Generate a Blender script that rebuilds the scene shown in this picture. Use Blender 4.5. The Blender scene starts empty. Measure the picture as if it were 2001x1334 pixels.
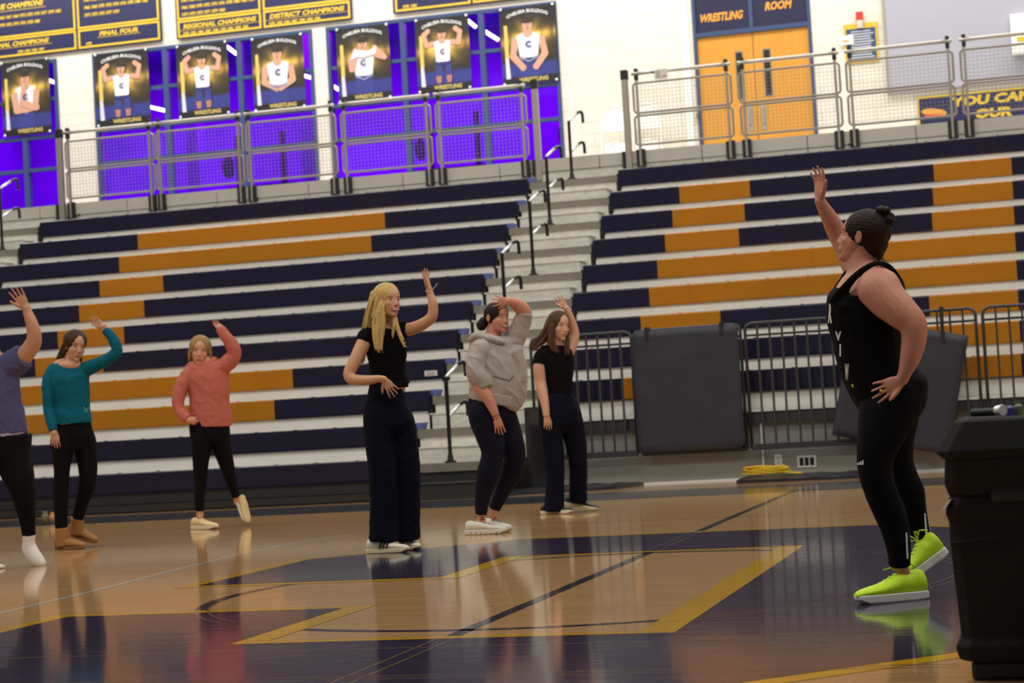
import bpy, bmesh, math, random
import numpy as np
from mathutils import Vector, Matrix, noise
random.seed(7)
sc = bpy.context.scene
col = sc.collection
PI = math.pi

# ------------------------------------------------------------------ camera
FPX, YAW, PITCH, ROLL, CAMH = 3797.1, 0.26538, 0.03785, 0.05778, 0.8271
_cy, _sy, _cp, _sp = math.cos(YAW), math.sin(YAW), math.cos(PITCH), math.sin(PITCH)
CF = Vector((-_sy*_cp, _cy*_cp, _sp))
_R0 = Vector((_cy, _sy, 0)); _U0 = _R0.cross(CF)
CR = _R0*math.cos(ROLL) - _U0*math.sin(ROLL)
CU = _R0*math.sin(ROLL) + _U0*math.cos(ROLL)
CP = Vector((0, 0, CAMH))
cam = bpy.data.cameras.new('camera'); camo = bpy.data.objects.new('camera', cam); col.objects.link(camo)
m = Matrix((CR, CU, -CF)).transposed().to_4x4(); m.translation = CP
camo.matrix_world = m
cam.sensor_width = 36; cam.lens = 36*FPX/2001; cam.clip_end = 200; cam.clip_start = 0.05
sc.camera = camo
cam.dof.use_dof = True; cam.dof.focus_distance = 8.6; cam.dof.aperture_fstop = 5.0

# ------------------------------------------------------------------ world, exposure, lamps
sc.view_settings.view_transform = 'Standard'; sc.view_settings.look = 'None'
sc.view_settings.exposure = -0.07; sc.view_settings.gamma = 1.0; sc.view_settings.use_curve_mapping = False
w = bpy.data.worlds.new('world'); sc.world = w; w.use_nodes = True
w.node_tree.nodes['Background'].inputs[0].default_value = (1.0, 0.96, 0.90, 1)
w.node_tree.nodes['Background'].inputs[1].default_value = 0.20

def area(name, loc, rot, sx, sy, power, colr):
    l = bpy.data.lights.new(name, 'AREA'); l.shape = 'RECTANGLE'; l.size = sx; l.size_y = sy
    l.energy = power; l.color = colr
    o = bpy.data.objects.new(name, l); o.location = loc; o.rotation_euler = rot; col.objects.link(o)
    return o
# gym ceiling lamps: bright rows over the upper bleachers and the walkway, dimmer ones over the court
area('ceiling_lamp', (-8, 27.4, 10.2), (math.radians(10), 0, 0), 26, 1.6, 1380, (1, .97, .92))
area('ceiling_lamp', (-8, 21.0, 10.5), (math.radians(8), 0, 0), 26, 1.6, 480, (1, .95, .87))
area('ceiling_lamp', (-7, 13.0, 10.5), (math.radians(8), 0, 0), 26, 2.0, 800, (1, .94, .85))
area('ceiling_lamp', (-5, 5.0, 10.5), (math.radians(12), 0, 0), 24, 2.0, 960, (1, .94, .85))
area('ceiling_lamp', (5.5, 12.0, 9.5), (0, math.radians(40), 0), 3.0, 16, 230, (1, .93, .82))

# ------------------------------------------------------------------ helpers
def at(x, y, Y=None, z=None):
    d = CF*FPX + CR*(x-1000.5) - CU*(y-667)
    t = (Y-CP.y)/d.y if Y is not None else (z-CP.z)/d.z
    return CP + d*t

def lin(c):
    c = c/255.0
    return c/12.92 if c <= 0.04045 else ((c+0.055)/1.055)**2.4
def rgb(r, g, b): return (lin(r), lin(g), lin(b), 1)

def mat(name, c, rough=0.6, metal=0.0, emit=None, estr=0.0, var=0.0, vscale=8.0, bump=0.0, bscale=60.0, spec=0.5, trans=0.0, attr=None, sss=0.0, stretch=(1, 1, 1)):
    m = bpy.data.materials.new(name); m.use_nodes = True
    nt = m.node_tree; b = nt.nodes['Principled BSDF']
    b.inputs['Base Color'].default_value = c; b.inputs['Roughness'].default_value = rough
    b.inputs['Metallic'].default_value = metal
    b.inputs['Specular IOR Level'].default_value = spec
    if trans: b.inputs['Transmission Weight'].default_value = trans
    if sss:
        b.inputs['Subsurface Weight'].default_value = sss; b.inputs['Subsurface Scale'].default_value = 0.01
        b.inputs['Subsurface Radius'].default_value = (1, .3, .15)
    if emit: b.inputs['Emission Color'].default_value = emit; b.inputs['Emission Strength'].default_value = estr
    tc = nt.nodes.new('ShaderNodeTexCoord'); mp = nt.nodes.new('ShaderNodeMapping')
    mp.inputs['Scale'].default_value = stretch
    nt.links.new(tc.outputs['Object'], mp.inputs['Vector'])
    src = None
    if attr:
        a = nt.nodes.new('ShaderNodeAttribute'); a.attribute_name = attr; src = a.outputs['Color']
        nt.links.new(src, b.inputs['Base Color'])
    if var:
        n = nt.nodes.new('ShaderNodeTexNoise'); n.inputs['Scale'].default_value = vscale; n.inputs['Detail'].default_value = 6
        nt.links.new(mp.outputs['Vector'], n.inputs['Vector'])
        hs = nt.nodes.new('ShaderNodeHueSaturation')
        mr = nt.nodes.new('ShaderNodeMapRange'); mr.inputs['To Min'].default_value = 1-var; mr.inputs['To Max'].default_value = 1+var
        mr.inputs['From Min'].default_value = .25; mr.inputs['From Max'].default_value = .75
        nt.links.new(n.outputs['Fac'], mr.inputs['Value']); nt.links.new(mr.outputs['Result'], hs.inputs['Value'])
        if src: nt.links.new(src, hs.inputs['Color'])
        else: hs.inputs['Color'].default_value = c
        nt.links.new(hs.outputs['Color'], b.inputs['Base Color'])
    if bump:
        n2 = nt.nodes.new('ShaderNodeTexNoise'); n2.inputs['Scale'].default_value = bscale; n2.inputs['Detail'].default_value = 4
        nt.links.new(mp.outputs['Vector'], n2.inputs['Vector'])
        bp = nt.nodes.new('ShaderNodeBump'); bp.inputs['Strength'].default_value = bump; bp.inputs['Distance'].default_value = 0.004
        nt.links.new(n2.outputs['Fac'], bp.inputs['Height']); nt.links.new(bp.outputs['Normal'], b.inputs['Normal'])
    return m

class MB:
    """collects shapes; build() links them as one mesh object"""
    def __init__(s): s.v = []; s.f = []; s.m = []; s.c = []
    def add(s, vs, fs, mi=0, c=None):
        o = len(s.v); s.v += [tuple(v) for v in vs]; s.f += [tuple(i+o for i in f) for f in fs]; s.m += [mi]*len(fs)
        s.c += [c]*len(vs)
        return s
    def box(s, x0, x1, y0, y1, z0, z1, mi=0, c=None, bev=0.0):
        if bev:
            b = bev
            ring = lambda z, i: [(x0+i, y0+b, z), (x0+b, y0+i, z), (x1-b, y0+i, z), (x1-i, y0+b, z), (x1-i, y1-b, z), (x1-b, y1-i, z), (x0+b, y1-i, z), (x0+i, y1-b, z)]
            rs = [ring(z0, b*.6), ring(z0+b, 0), ring(z1-b, 0), ring(z1, b*.6)]
            return s.rings(rs, mi, c)
        v = [(x0,y0,z0),(x1,y0,z0),(x1,y1,z0),(x0,y1,z0),(x0,y0,z1),(x1,y0,z1),(x1,y1,z1),(x0,y1,z1)]
        return s.add(v, [(0,3,2,1),(4,5,6,7),(0,1,5,4),(1,2,6,5),(2,3,7,6),(3,0,4,7)], mi, c)
    def rings(s, rs, mi=0, c=None, cap=True):
        n = len(rs[0]); vs = [p for r in rs for p in r]; fs = []
        for k in range(len(rs)-1):
            for i in range(n):
                j = (i+1) % n; fs.append((k*n+i, k*n+j, (k+1)*n+j, (k+1)*n+i))
        if cap: fs.append(tuple(range(n))[::-1]); fs.append(tuple((len(rs)-1)*n+i for i in range(n)))
        return s.add(vs, fs, mi, c)
    def tube(s, pts, r, mi=0, n=8, c=None, sub=0):
        pts = [Vector(p) for p in pts]
        if sub: pts = smooth_path(pts, sub)
        rs = []; prev = None
        for i, p in enumerate(pts):
            t = (pts[min(i+1, len(pts)-1)] - pts[max(i-1, 0)]).normalized()
            if prev is None: a = t.orthogonal().normalized()
            else: a = (prev - t*prev.dot(t)).normalized()
            prev = a; b = t.cross(a); rr = r[i] if isinstance(r, (list, tuple)) else r
            rs.append([p + (a*math.cos(2*PI*k/n) + b*math.sin(2*PI*k/n))*rr for k in range(n)])
        return s.rings(rs, mi, c)
    def poly(s, pts, mi=0, c=None): return s.add(pts, [tuple(range(len(pts)))], mi, c)
    def prism(s, pts, d, mi=0, c=None):
        d = Vector(d); return s.rings([[Vector(p) for p in pts], [Vector(p)+d for p in pts]], mi, c)
    def ell(s, ctr, ax, mi=0, c=None, n=14, k=9):
        """ellipsoid; ax = three axis vectors"""
        rs = []
        for i in range(k+1):
            th = PI*i/k; th = min(max(th, 0.08), PI-0.08)
            rs.append([Vector(ctr)+ax[2]*(-math.cos(th)) + (ax[0]*math.cos(2*PI*j/n)+ax[1]*math.sin(2*PI*j/n))*math.sin(th) for j in range(n)])
        return s.rings(rs, mi, c)
    def text(s, body, o, ux, uy, h, mi=0, c=None, shear=0.0, width=None, arc=0.0, bold=0.03, align='CENTER', lift=0.0):
        vs, fs = glyphs(body, bold)
        if not vs: return s
        x0 = min(v[0] for v in vs); x1 = max(v[0] for v in vs); y0 = min(v[1] for v in vs); y1 = max(v[1] for v in vs)
        sx = sy = h/max(y1-y0, 1e-6)
        if width: sx = width/(x1-x0)
        W = (x1-x0)*sx
        off = -W/2 if align == 'CENTER' else 0
        ux = Vector(ux); uy = Vector(uy); nn = ux.cross(uy).normalized()
        out = []
        for v in vs:
            X = (v[0]-x0)*sx + off; Yv = (v[1]-y0)*sy; X += shear*Yv
            if arc: Yv -= arc*(X/(W/2))**2
            out.append(Vector(o) + ux*X + uy*Yv + nn*lift)
        return s.add(out, fs, mi, c)
    def build(s, name, mats, parent=None, smooth=False, bevel=0.0):
        me = bpy.data.meshes.new(name); me.from_pydata(s.v, [], s.f)
        if not isinstance(mats, (list, tuple)): mats = [mats]
        for mm in mats: me.materials.append(mm)
        me.polygons.foreach_set('material_index', s.m)
        if any(c is not None for c in s.c):
            a = me.color_attributes.new('Col', 'FLOAT_COLOR', 'POINT')
            a.data.foreach_set('color', np.array([(c or (1,1,1,1)) for c in s.c], dtype=np.float32).ravel())
        bm = bmesh.new(); bm.from_mesh(me)
        if not any(c is not None for c in s.c) or True:
            bmesh.ops.recalc_face_normals(bm, faces=bm.faces)
        bm.to_mesh(me); bm.free()
        if smooth: me.polygons.foreach_set('use_smooth', [True]*len(me.polygons))
        me.update()
        o = bpy.data.objects.new(name, me); col.objects.link(o)
        if bevel:
            md = o.modifiers.new('bevel', 'BEVEL'); md.width = bevel; md.segments = 2; md.limit_method = 'ANGLE'
        if parent is not None: attach(o, parent)
        return o

def attach(o, parent):
    o.parent = parent; o.matrix_parent_inverse = Matrix.Translation(parent.location).inverted() if parent.type == 'EMPTY' else Matrix()
    return o

def smooth_path(pts, sub):
    out = []
    for i in range(len(pts)-1):
        p0 = pts[max(i-1, 0)]; p1 = pts[i]; p2 = pts[i+1]; p3 = pts[min(i+2, len(pts)-1)]
        for k in range(sub):
            t = k/sub
            out.append(0.5*((2*p1)+(-p0+p2)*t+(2*p0-5*p1+4*p2-p3)*t*t+(-p0+3*p1-3*p2+p3)*t**3))
    out.append(pts[-1]); return out

_gc = {}
def glyphs(body, bold):
    key = (body, bold)
    if key in _gc: return _gc[key]
    cu = bpy.data.curves.new('t', 'FONT'); cu.body = body; cu.offset = bold; cu.resolution_u = 2; cu.fill_mode = 'FRONT'
    o = bpy.data.objects.new('t', cu); col.objects.link(o)
    dg = bpy.context.evaluated_depsgraph_get(); me = bpy.data.meshes.new_from_object(o.evaluated_get(dg))
    r = ([tuple(v.co) for v in me.vertices], [tuple(p.vertices) for p in me.polygons])
    bpy.data.objects.remove(o); bpy.data.curves.remove(cu); bpy.data.meshes.remove(me)
    _gc[key] = r; return r

def tag(o, label=None, cat=None, group=None, kind=None):
    if label: o['label'] = label
    if cat: o['category'] = cat
    if group: o['group'] = group
    if kind: o['kind'] = kind
    return o
def empty(name, loc, label, cat, group=None):
    o = bpy.data.objects.new(name, None); o.location = loc; o.empty_display_size = .1; col.objects.link(o)
    return tag(o, label, cat, group)
def struct(o, label=None): return tag(o, label, kind='structure')
def copy_tree(o, parent=None, loc=None):
    c = o.copy(); col.objects.link(c)
    if parent is not None: c.parent = parent
    if loc is not None: c.location = loc
    for ch in list(o.children):
        copy_tree(ch, c)
    return c

# ------------------------------------------------------------------ materials
M = dict(
 navy_seat=mat('navy_seat', rgb(21, 18, 48), .7, var=.05, vscale=3, spec=.1),
 orange_seat=mat('orange_seat', rgb(186, 120, 8), .7, var=.04, vscale=3, spec=.1),
 end_cap=mat('end_cap', rgb(100, 112, 180), .45),
 riser=mat('riser', rgb(250, 248, 241), .28, var=.05, vscale=2.2, stretch=(1, 1, 6)),
 aisle_white=mat('aisle_white', rgb(224, 222, 211), .45, var=.16, vscale=9, stretch=(1, 1, 2.5)),
 deck=mat('deck', rgb(160, 154, 142), .5, var=.07, vscale=6),
 nosing=mat('nosing', rgb(128, 123, 112), .45, var=.06, vscale=12),
 black=mat('black', rgb(28, 28, 30), .5),
 black_gloss=mat('black_gloss', rgb(20, 20, 22), .25),
 chrome=mat('chrome', rgb(240, 240, 242), .3, metal=.6),
 skirt=mat('skirt', rgb(38, 38, 36), .6, var=.1, vscale=2, stretch=(1, 1, 20)),
 rail=mat('rail', rgb(170, 164, 152), .38, metal=.35),
 toprail=mat('toprail', rgb(222, 218, 208), .3, metal=.3),
 wire=mat('wire', rgb(150, 146, 140), .45, metal=.3),
 mezz=mat('mezz', rgb(205, 201, 190), .5, var=.04, vscale=3),
 grey_wall=mat('grey_wall', rgb(150, 151, 144), .55, var=.05, vscale=3),
 white=mat('white', rgb(240, 240, 236), .5),
 frame_blue=mat('frame_blue', rgb(52, 72, 112), .45),
 door=mat('door', rgb(212, 148, 48), .5, var=.05, vscale=3, stretch=(4, 4, .5)),
 navy_panel=mat('navy_panel', rgb(24, 25, 62), .4),
 sign_navy=mat('sign_navy', rgb(24, 27, 74), .45),
 yellow=mat('yellow', rgb(218, 184, 48), .45),
 orange_text=mat('orange_text', rgb(230, 160, 60), .5),
 pad=mat('pad', rgb(48, 49, 60), .5, bump=.35, bscale=5, var=.05, vscale=2),
 fence=mat('fence', rgb(60, 60, 62), .45, metal=.2),
 floor_mat=mat('floor_mat', rgb(42, 42, 50), .3, bump=.5, bscale=14),
 cord=mat('cord', rgb(226, 186, 20), .5),
 cart=mat('cart', rgb(15, 15, 13), .75, var=.06, vscale=5, bump=.15, bscale=200, spec=.25),
 cart_dark=mat('cart_dark', rgb(14, 14, 14), .6),
 red=mat('red', rgb(214, 50, 40), .4),
 grey_banner=mat('grey_banner', rgb(172, 172, 184), .7, var=.03, vscale=40),
 print=mat('print', (1, 1, 1, 1), .5, attr='Col'),
 glow=mat('glow', (1, 1, 1, 1), .4, emit=(.62, .35, 1, 1), estr=14),
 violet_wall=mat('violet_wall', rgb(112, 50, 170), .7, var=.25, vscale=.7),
 dark_gear=mat('dark_gear', rgb(40, 40, 60), .5),
)
g = mat('glass', rgb(235, 238, 245), .03, trans=1.0); M['glass'] = g
for _n in ('navy_seat', 'orange_seat'):
    _b = M[_n].node_tree.nodes['Principled BSDF']; _b.inputs['Coat Weight'].default_value = .8; _b.inputs['Coat Roughness'].default_value = .14
g.node_tree.nodes['Principled BSDF'].inputs['IOR'].default_value = 1.05

def block_wall():
    m = mat('block_wall', rgb(238, 232, 218), .6)
    nt = m.node_tree; b = nt.nodes['Principled BSDF']
    tc = nt.nodes.new('ShaderNodeTexCoord'); mp = nt.nodes.new('ShaderNodeMapping'); mp.inputs['Rotation'].default_value = (PI/2, 0, 0)
    br = nt.nodes.new('ShaderNodeTexBrick'); br.inputs['Scale'].default_value = 1
    br.inputs['Brick Width'].default_value = .40; br.inputs['Row Height'].default_value = .20; br.inputs['Mortar Size'].default_value = .006
    br.inputs['Color1'].default_value = rgb(234, 228, 214); br.inputs['Color2'].default_value = rgb(230, 224, 210); br.inputs['Mortar'].default_value = rgb(214, 206, 192)
    nt.links.new(tc.outputs['Object'], mp.inputs['Vector']); nt.links.new(mp.outputs['Vector'], br.inputs['Vector'])
    nt.links.new(br.outputs['Color'], b.inputs['Base Color'])
    return m
M['block'] = block_wall()

def court_mat(name, c, tint=0.10, rough=0.10, plank=True):
    """varnished boards running along the bleachers"""
    m = bpy.data.materials.new(name); m.use_nodes = True; nt = m.node_tree; b = nt.nodes['Principled BSDF']
    b.inputs['Roughness'].default_value = rough; b.inputs['Specular IOR Level'].default_value = .5
    b.inputs['Coat Weight'].default_value = .2; b.inputs['Coat Roughness'].default_value = .04
    tc = nt.nodes.new('ShaderNodeTexCoord')
    br = nt.nodes.new('ShaderNodeTexBrick'); br.inputs['Brick Width'].default_value = 1.1; br.inputs['Row Height'].default_value = .057
    br.inputs['Mortar Size'].default_value = .0012; br.inputs['Scale'].default_value = 1; br.offset = .37; br.inputs['Bias'].default_value = 0
    d = lambda k: (c[0]*k, c[1]*k, c[2]*k, 1)
    br.inputs['Color1'].default_value = d(1+tint); br.inputs['Color2'].default_value = d(1-tint); br.inputs['Mortar'].default_value = d(.55)
    nt.links.new(tc.outputs['Object'], br.inputs['Vector'])
    mp = nt.nodes.new('ShaderNodeMapping'); mp.inputs['Scale'].default_value = (1.2, 17.5, 1); nt.links.new(tc.outputs['Object'], mp.inputs['Vector'])
    n = nt.nodes.new('ShaderNodeTexNoise'); n.inputs['Scale'].default_value = 1.0; n.inputs['Detail'].default_value = 3; nt.links.new(mp.outputs['Vector'], n.inputs['Vector'])
    mx = nt.nodes.new('ShaderNodeMix'); mx.data_type = 'RGBA'; mx.blend_type = 'MULTIPLY'; mx.inputs[0].default_value = .35
    nt.links.new(br.outputs['Color'], mx.inputs[6]); nt.links.new(n.outputs['Fac'], mx.inputs[7]); nt.links.new(mx.outputs[2], b.inputs['Base Color'])
    bp = nt.nodes.new('ShaderNodeBump'); bp.inputs['Strength'].default_value = .10; bp.inputs['Distance'].default_value = .004
    nt.links.new(n.outputs['Fac'], bp.inputs['Height']); nt.links.new(bp.outputs['Normal'], b.inputs['Normal']); nt.links.new(bp.outputs['Normal'], b.inputs['Coat Normal'])
    return m
M['wood'] = court_mat('wood', rgb(212, 167, 114), .06)
M['court_navy'] = court_mat('court_navy', rgb(62, 57, 80), .10)
M['court_yellow'] = court_mat('court_yellow', rgb(226, 176, 36), .06)
M['court_dark'] = court_mat('court_dark', rgb(62, 66, 78), .05)
M['court_white'] = court_mat('court_white', rgb(216, 208, 190), .04)
M['court_line'] = court_mat('court_line', rgb(150, 122, 92), .04)
# ================================================================== THE SETTING
Y1, DR, Z1, RR, HB = 19.417, 0.61, 0.44, 0.3597, 0.2275
def rowY(i): return Y1+(i-1)*DR
def rowZ(i): return Z1+(i-1)*RR
LX0, LX1 = -13.97, -6.60          # left bleacher section
RX0, RX1 = -5.32, 4.6             # right bleacher section
YW = 30.0                         # back wall
ZM = 4.34                         # walkway floor
YM = 26.14                        # front edge of the walkway

# ---- floor with its painted court
fl = MB()
fl.box(-22, 8, -2, 20.9, -.1, 0, 0)
Yc = 9.03; e1 = .0006
def sheet(pts, mi, lvl): fl.poly([(x, y, e1*lvl) for x, y in pts], mi)
def mir(pts): return [(x, 2*Yc-y) for x, y in pts]
# lines under the letter
xs = np.linspace(0, 2*PI, 97)
def ringband(cx, cy, r0, r1, mi, lvl, a0=0, a1=2*PI, n=96):
    vs = []; fs = []
    for k in range(n+1):
        a = a0+(a1-a0)*k/n
        vs += [(cx+r0*math.cos(a), cy+r0*math.sin(a), e1*lvl), (cx+r1*math.cos(a), cy+r1*math.sin(a), e1*lvl)]
    for k in range(n): fs.append((2*k, 2*k+1, 2*k+3, 2*k+2))
    fl.add(vs, fs, mi)
def strip(pts, wd, mi, lvl):
    pts = [Vector((p[0], p[1], 0)) for p in pts]; vs = []; fs = []
    for i, p in enumerate(pts):
        t = (pts[min(i+1, len(pts)-1)]-pts[max(i-1, 0)]).normalized(); n_ = Vector((-t.y, t.x, 0))
        a = p+n_*wd/2; b = p-n_*wd/2; vs += [(a.x, a.y, e1*lvl), (b.x, b.y, e1*lvl)]
    for k in range(len(pts)-1): fs.append((2*k, 2*k+1, 2*k+3, 2*k+2))
    fl.add(vs, fs, mi)
ringband(-2.2, 9.1, 1.77, 1.83, 3, 1)
strip([(-2.235, -2), (-2.235, 17.5)], .06, 3, 1)
fl.poly([(-22, 17.45, e1), (8, 17.45, e1), (8, 19.0, e1), (-22, 19.0, e1)], 3)
# white curved line and the faint cross line
strip([(-4.9, 5.0), (-5.0, 8.0), (-5.08, 9.6), (-5.22, 11.1), (-5.29, 12.1), (-5.27, 13.1), (-5.05, 14.05)][:], .05, 4, 1)
strip([(-9, 13.75), (-6.4, 13.85), (-5, 14.1), (-3.8, 14.15), (-2.7, 14.0), (-1, 13.95), (1, 13.9)], .025, 5, 1)
# big block letter lying on the court, yellow outline under navy
upper = [(-3.12, 9.76), (-4.50, 9.76), (-4.50, 11.42), (-3.42, 12.50), (-1.10, 12.50), (.12, 11.35), (.12, Yc), (-1.36, Yc), (-1.36, 11.03), (-3.12, 11.03)]
up_o = [(-2.99, 9.66), (-4.60, 9.66), (-4.60, 11.47), (-3.47, 12.60), (-1.05, 12.60), (.22, 11.40), (.22, Yc), (-1.50, Yc), (-1.50, 10.95), (-2.99, 10.95)]
for P_, mi, lvl in ((up_o, 2, 2), (upper, 1, 3)):
    for Q in (P_, mir(P_)):
        # split the concave outline into convex pieces
        a, b, c_, d, e_, f_, g_, h_, i_, j_ = Q
        sheet([a, b, c_, j_], mi, lvl)
        sheet([j_, c_, d], mi, lvl); sheet([j_, d, e_, i_], mi, lvl)
        sheet([i_, e_, f_], mi, lvl); sheet([i_, f_, g_, h_], mi, lvl)
# pale edge lines where the court lines cross the navy
for dx in (-.035, .035):
    strip([(-2.235+dx, 11.03), (-2.235+dx, 12.5)], .010, 5, 4); strip([(-2.235+dx, 5.55), (-2.235+dx, 7.03)], .010, 5, 4)
for r_ in (1.77, 1.83):
    for a0, a1 in ((math.radians(154), math.radians(202)), (math.radians(-60), math.radians(60))):
        if a0 > 2: a0, a1 = math.radians(186), math.radians(226)
        ringband(-2.2, 9.1, r_-.005, r_+.005, 5, 4, a0, a1, 30)
strip([(-4.5, 6.77), (-.2, 6.77)], .012, 5, 4); strip([(-4.3, 6.03), (-.3, 6.03)], .010, 5, 4); strip([(-4.3, 5.97), (-.3, 5.97)], .008, 5, 4)
floor = struct(fl.build('floor', [M['wood'], M['court_navy'], M['court_yellow'], M['court_dark'], M['court_white'], M['court_line']]))
fs_ = MB(); fs_.box(-22, 8, 20.9, 30.3, -.1, 0); struct(fs_.build('floor', [M['grey_wall']]))

# ---- walkway behind the bleachers
wk = MB()
wk.box(-20, 6, YM+.02, YW, ZM-.16, ZM, 0)
struct(wk.build('floor', [M['mezz']]))
fa = MB()
x = -20.0
while x < 6:
    fa.box(x+.006, x+1.424, YM-.02, YM+.02, 3.98, 4.165, 0); fa.box(x+.006, x+1.424, YM-.035, YM+.02, 4.172, 4.345, 0)
    x += 1.43
fa.box(-20, 6, YM, YM+.02, 3.97, 4.34, 1)
x = -19.4
while x < 6:
    if not (-6.5 < x < -5.3):
        fa.tube([(x-.06, YM-.04, 4.175), (x, YM-.06, 4.15), (x+.06, YM-.04, 4.175)], .010, 1, 6)
    x += 1.43*2
struct(fa.build('trim_1', [M['mezz'], M['black']]))

# ---- back wall with openings: panes_x list of (x0,x1); door opening
ZT = 9.6
WINS = [(-18.6, -15.95), (-15.27, -11.27), (-11.02, -7.10)]
WZ0, WZ1 = 4.62, 7.38
DX0, DX1, DZ1 = -4.93, -3.09, 7.35
wl = MB()
def wall_box(x0, x1, z0, z1): wl.box(x0, x1, YW, YW+.22, z0, z1, 0)
edges = [-22]+[v for wdw in WINS for v in wdw]+[DX0, DX1, 7]
segs = [(edges[i], edges[i+1]) for i in range(0, len(edges), 2)]
for a, b in segs: wall_box(a, b, 0, ZT)
for a, b in WINS: wall_box(a, b, 0, WZ0); wall_box(a, b, WZ1, ZT)
wall_box(DX0, DX1, 0, ZM); wall_box(DX0, DX1, DZ1, ZT)
struct(wl.build('wall_back', [M['block']]))
pj_ = MB(); pj_.box(-5.12, -5.0, YW-.05, YW, ZM, 8.4); struct(pj_.build('trim_2', [M['white']]))

# ---- windows: frame, mullions, panes
MUL = {0: [-17.3, -16.62], 1: [-13.93, -12.58], 2: [-9.70, -8.36]}
for k, (a, b) in enumerate(WINS):
    w_ = MB(); t = .055
    w_.box(a, a+t, YW-.03, YW+.1, WZ0, WZ1); w_.box(b-t, b, YW-.03, YW+.1, WZ0, WZ1)
    w_.box(a+t, b-t, YW-.03, YW+.1, WZ1-t, WZ1); w_.box(a+t, b-t, YW-.03, YW+.1, WZ0, WZ0+t)
    for mx_ in MUL[k]: w_.box(mx_-.045, mx_+.045, YW-.025, YW+.09, WZ0+t, WZ1-t)
    xs_ = [a+t]+[v for mm in MUL[k] for v in (mm-.045, mm+.045)]+[b-t]
    for hz in (5.50, 6.06, 6.70):
        for q in range(0, len(xs_), 2): w_.box(xs_[q], xs_[q+1], YW-.02, YW+.085, hz-.03, hz+.03)
    fo = struct(w_.build('window_%d' % (k+1), [M['frame_blue']]))
    gp = MB(); gp.box(a+t, b-t, YW+.03, YW+.038, WZ0+t, WZ1-t)
    gp.build('pane', [M['glass']], fo)
# the violet-lit room behind the glass
for nm_, bx_ in (('wall_beyond', (-20, -6.6, 36.4, 36.5, 4.0, 8.4)), ('floor', (-20, -6.6, YW+.23, 36.4, 3.9, 4.0)), ('ceiling', (-20, -6.6, YW+.23, 36.4, 8.4, 8.5)), ('wall_left', (-20.1, -20, YW+.23, 36.4, 4, 8.4)), ('wall_right', (-6.6, -6.5, YW+.23, 36.4, 4, 8.4))):
    rm = MB(); rm.box(*bx_); struct(rm.build(nm_, [M['violet_wall']]))
for lx in (-17.8, -13.3, -9.0):
    area('violet_lamp', (lx, 33.2, 8.3), (0, 0, 0), 3.6, 2.5, 470, (.46, .001, 1.0))
# pillars and gym gear seen dimly through the glass
for gx, gw in ((-15.0, .25), (-12.75, .35), (-17.0, .3)):
    p_ = MB(); p_.box(gx, gx+gw, 33.0, 33.3, 4.0, 8.4, bev=.02); tag(p_.build('pillar', [M['violet_wall']]), 'violet-lit square pillar seen through the window, ' + {-15.0: 'left end of the middle window', -12.75: 'right of centre in the middle window', -17.0: 'in the leftmost window'}[gx], 'pillar')
gr = 0
for gx, ds in ((-14.4, 'behind the left part of the middle window'), (-10.6, 'behind the left part of the right window'), (-7.9, 'behind the right end of the right window')):
    root = empty('weight_rack', (gx, 34, 4.0), 'dark upright weight rack in the violet room ' + ds, 'rack')
    for dx in (0, .9):
        u = MB(); u.box(gx+dx, gx+dx+.08, 33.9, 34.0, 4.0, 6.4); u.build('upright', [M['dark_gear']], root)
    u = MB(); u.box(gx-.2, gx+1.2, 33.85, 33.9, 5.35, 5.41); u.build('crossbar', [M['dark_gear']], root)
    for dz in (5.0, 5.8):
        u = MB(); u.tube([(gx-.15, 33.8, dz), (gx-.09, 33.8, dz)], .22, 0, 16); u.build('weight_plate', [M['dark_gear']], root)
# violet tube lamps in that room
tubes = [((293, 209), (327, 217), 'long glowing violet tube between the first two posters of the middle window'), ((443, 91), (462, 105), 'short glowing violet tube beside the second poster of the middle window'),
         ((591, 147), (609, 152), 'glowing violet tube at the right end of the middle window'), ((649, 167), (662, 175), 'small glowing violet tube at the left end of the right window'),
         ((910, 37), (930, 53), 'upper slanting violet tube in the right window'), ((947, 61), (974, 78), 'lower slanting violet tube in the right window'),
         ((91, 155), (112, 163), 'glowing violet tube in the leftmost window'), ((1083, 129), (1088, 140), 'tiny violet tube end at the right edge of the right window')]
for a, b, lb in tubes:
    A = at(*a, Y=31.2); B = at(*b, Y=31.2); r_ = empty('tube_lamp', (A+B)/2, lb, 'tube light', 'violet tube lights behind the windows')
    t_ = MB(); t_.tube([A, B], .030, 0, 12); t_.build('glowing_tube', [M['glow']], r_)
    for e_ in (A.lerp(B, .15), A.lerp(B, .85)): t_ = MB(); t_.tube([e_, Vector((e_.x, e_.y, 8.4))], .003, 0, 6); t_.build('hanger', [M['dark_gear']], r_)

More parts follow.
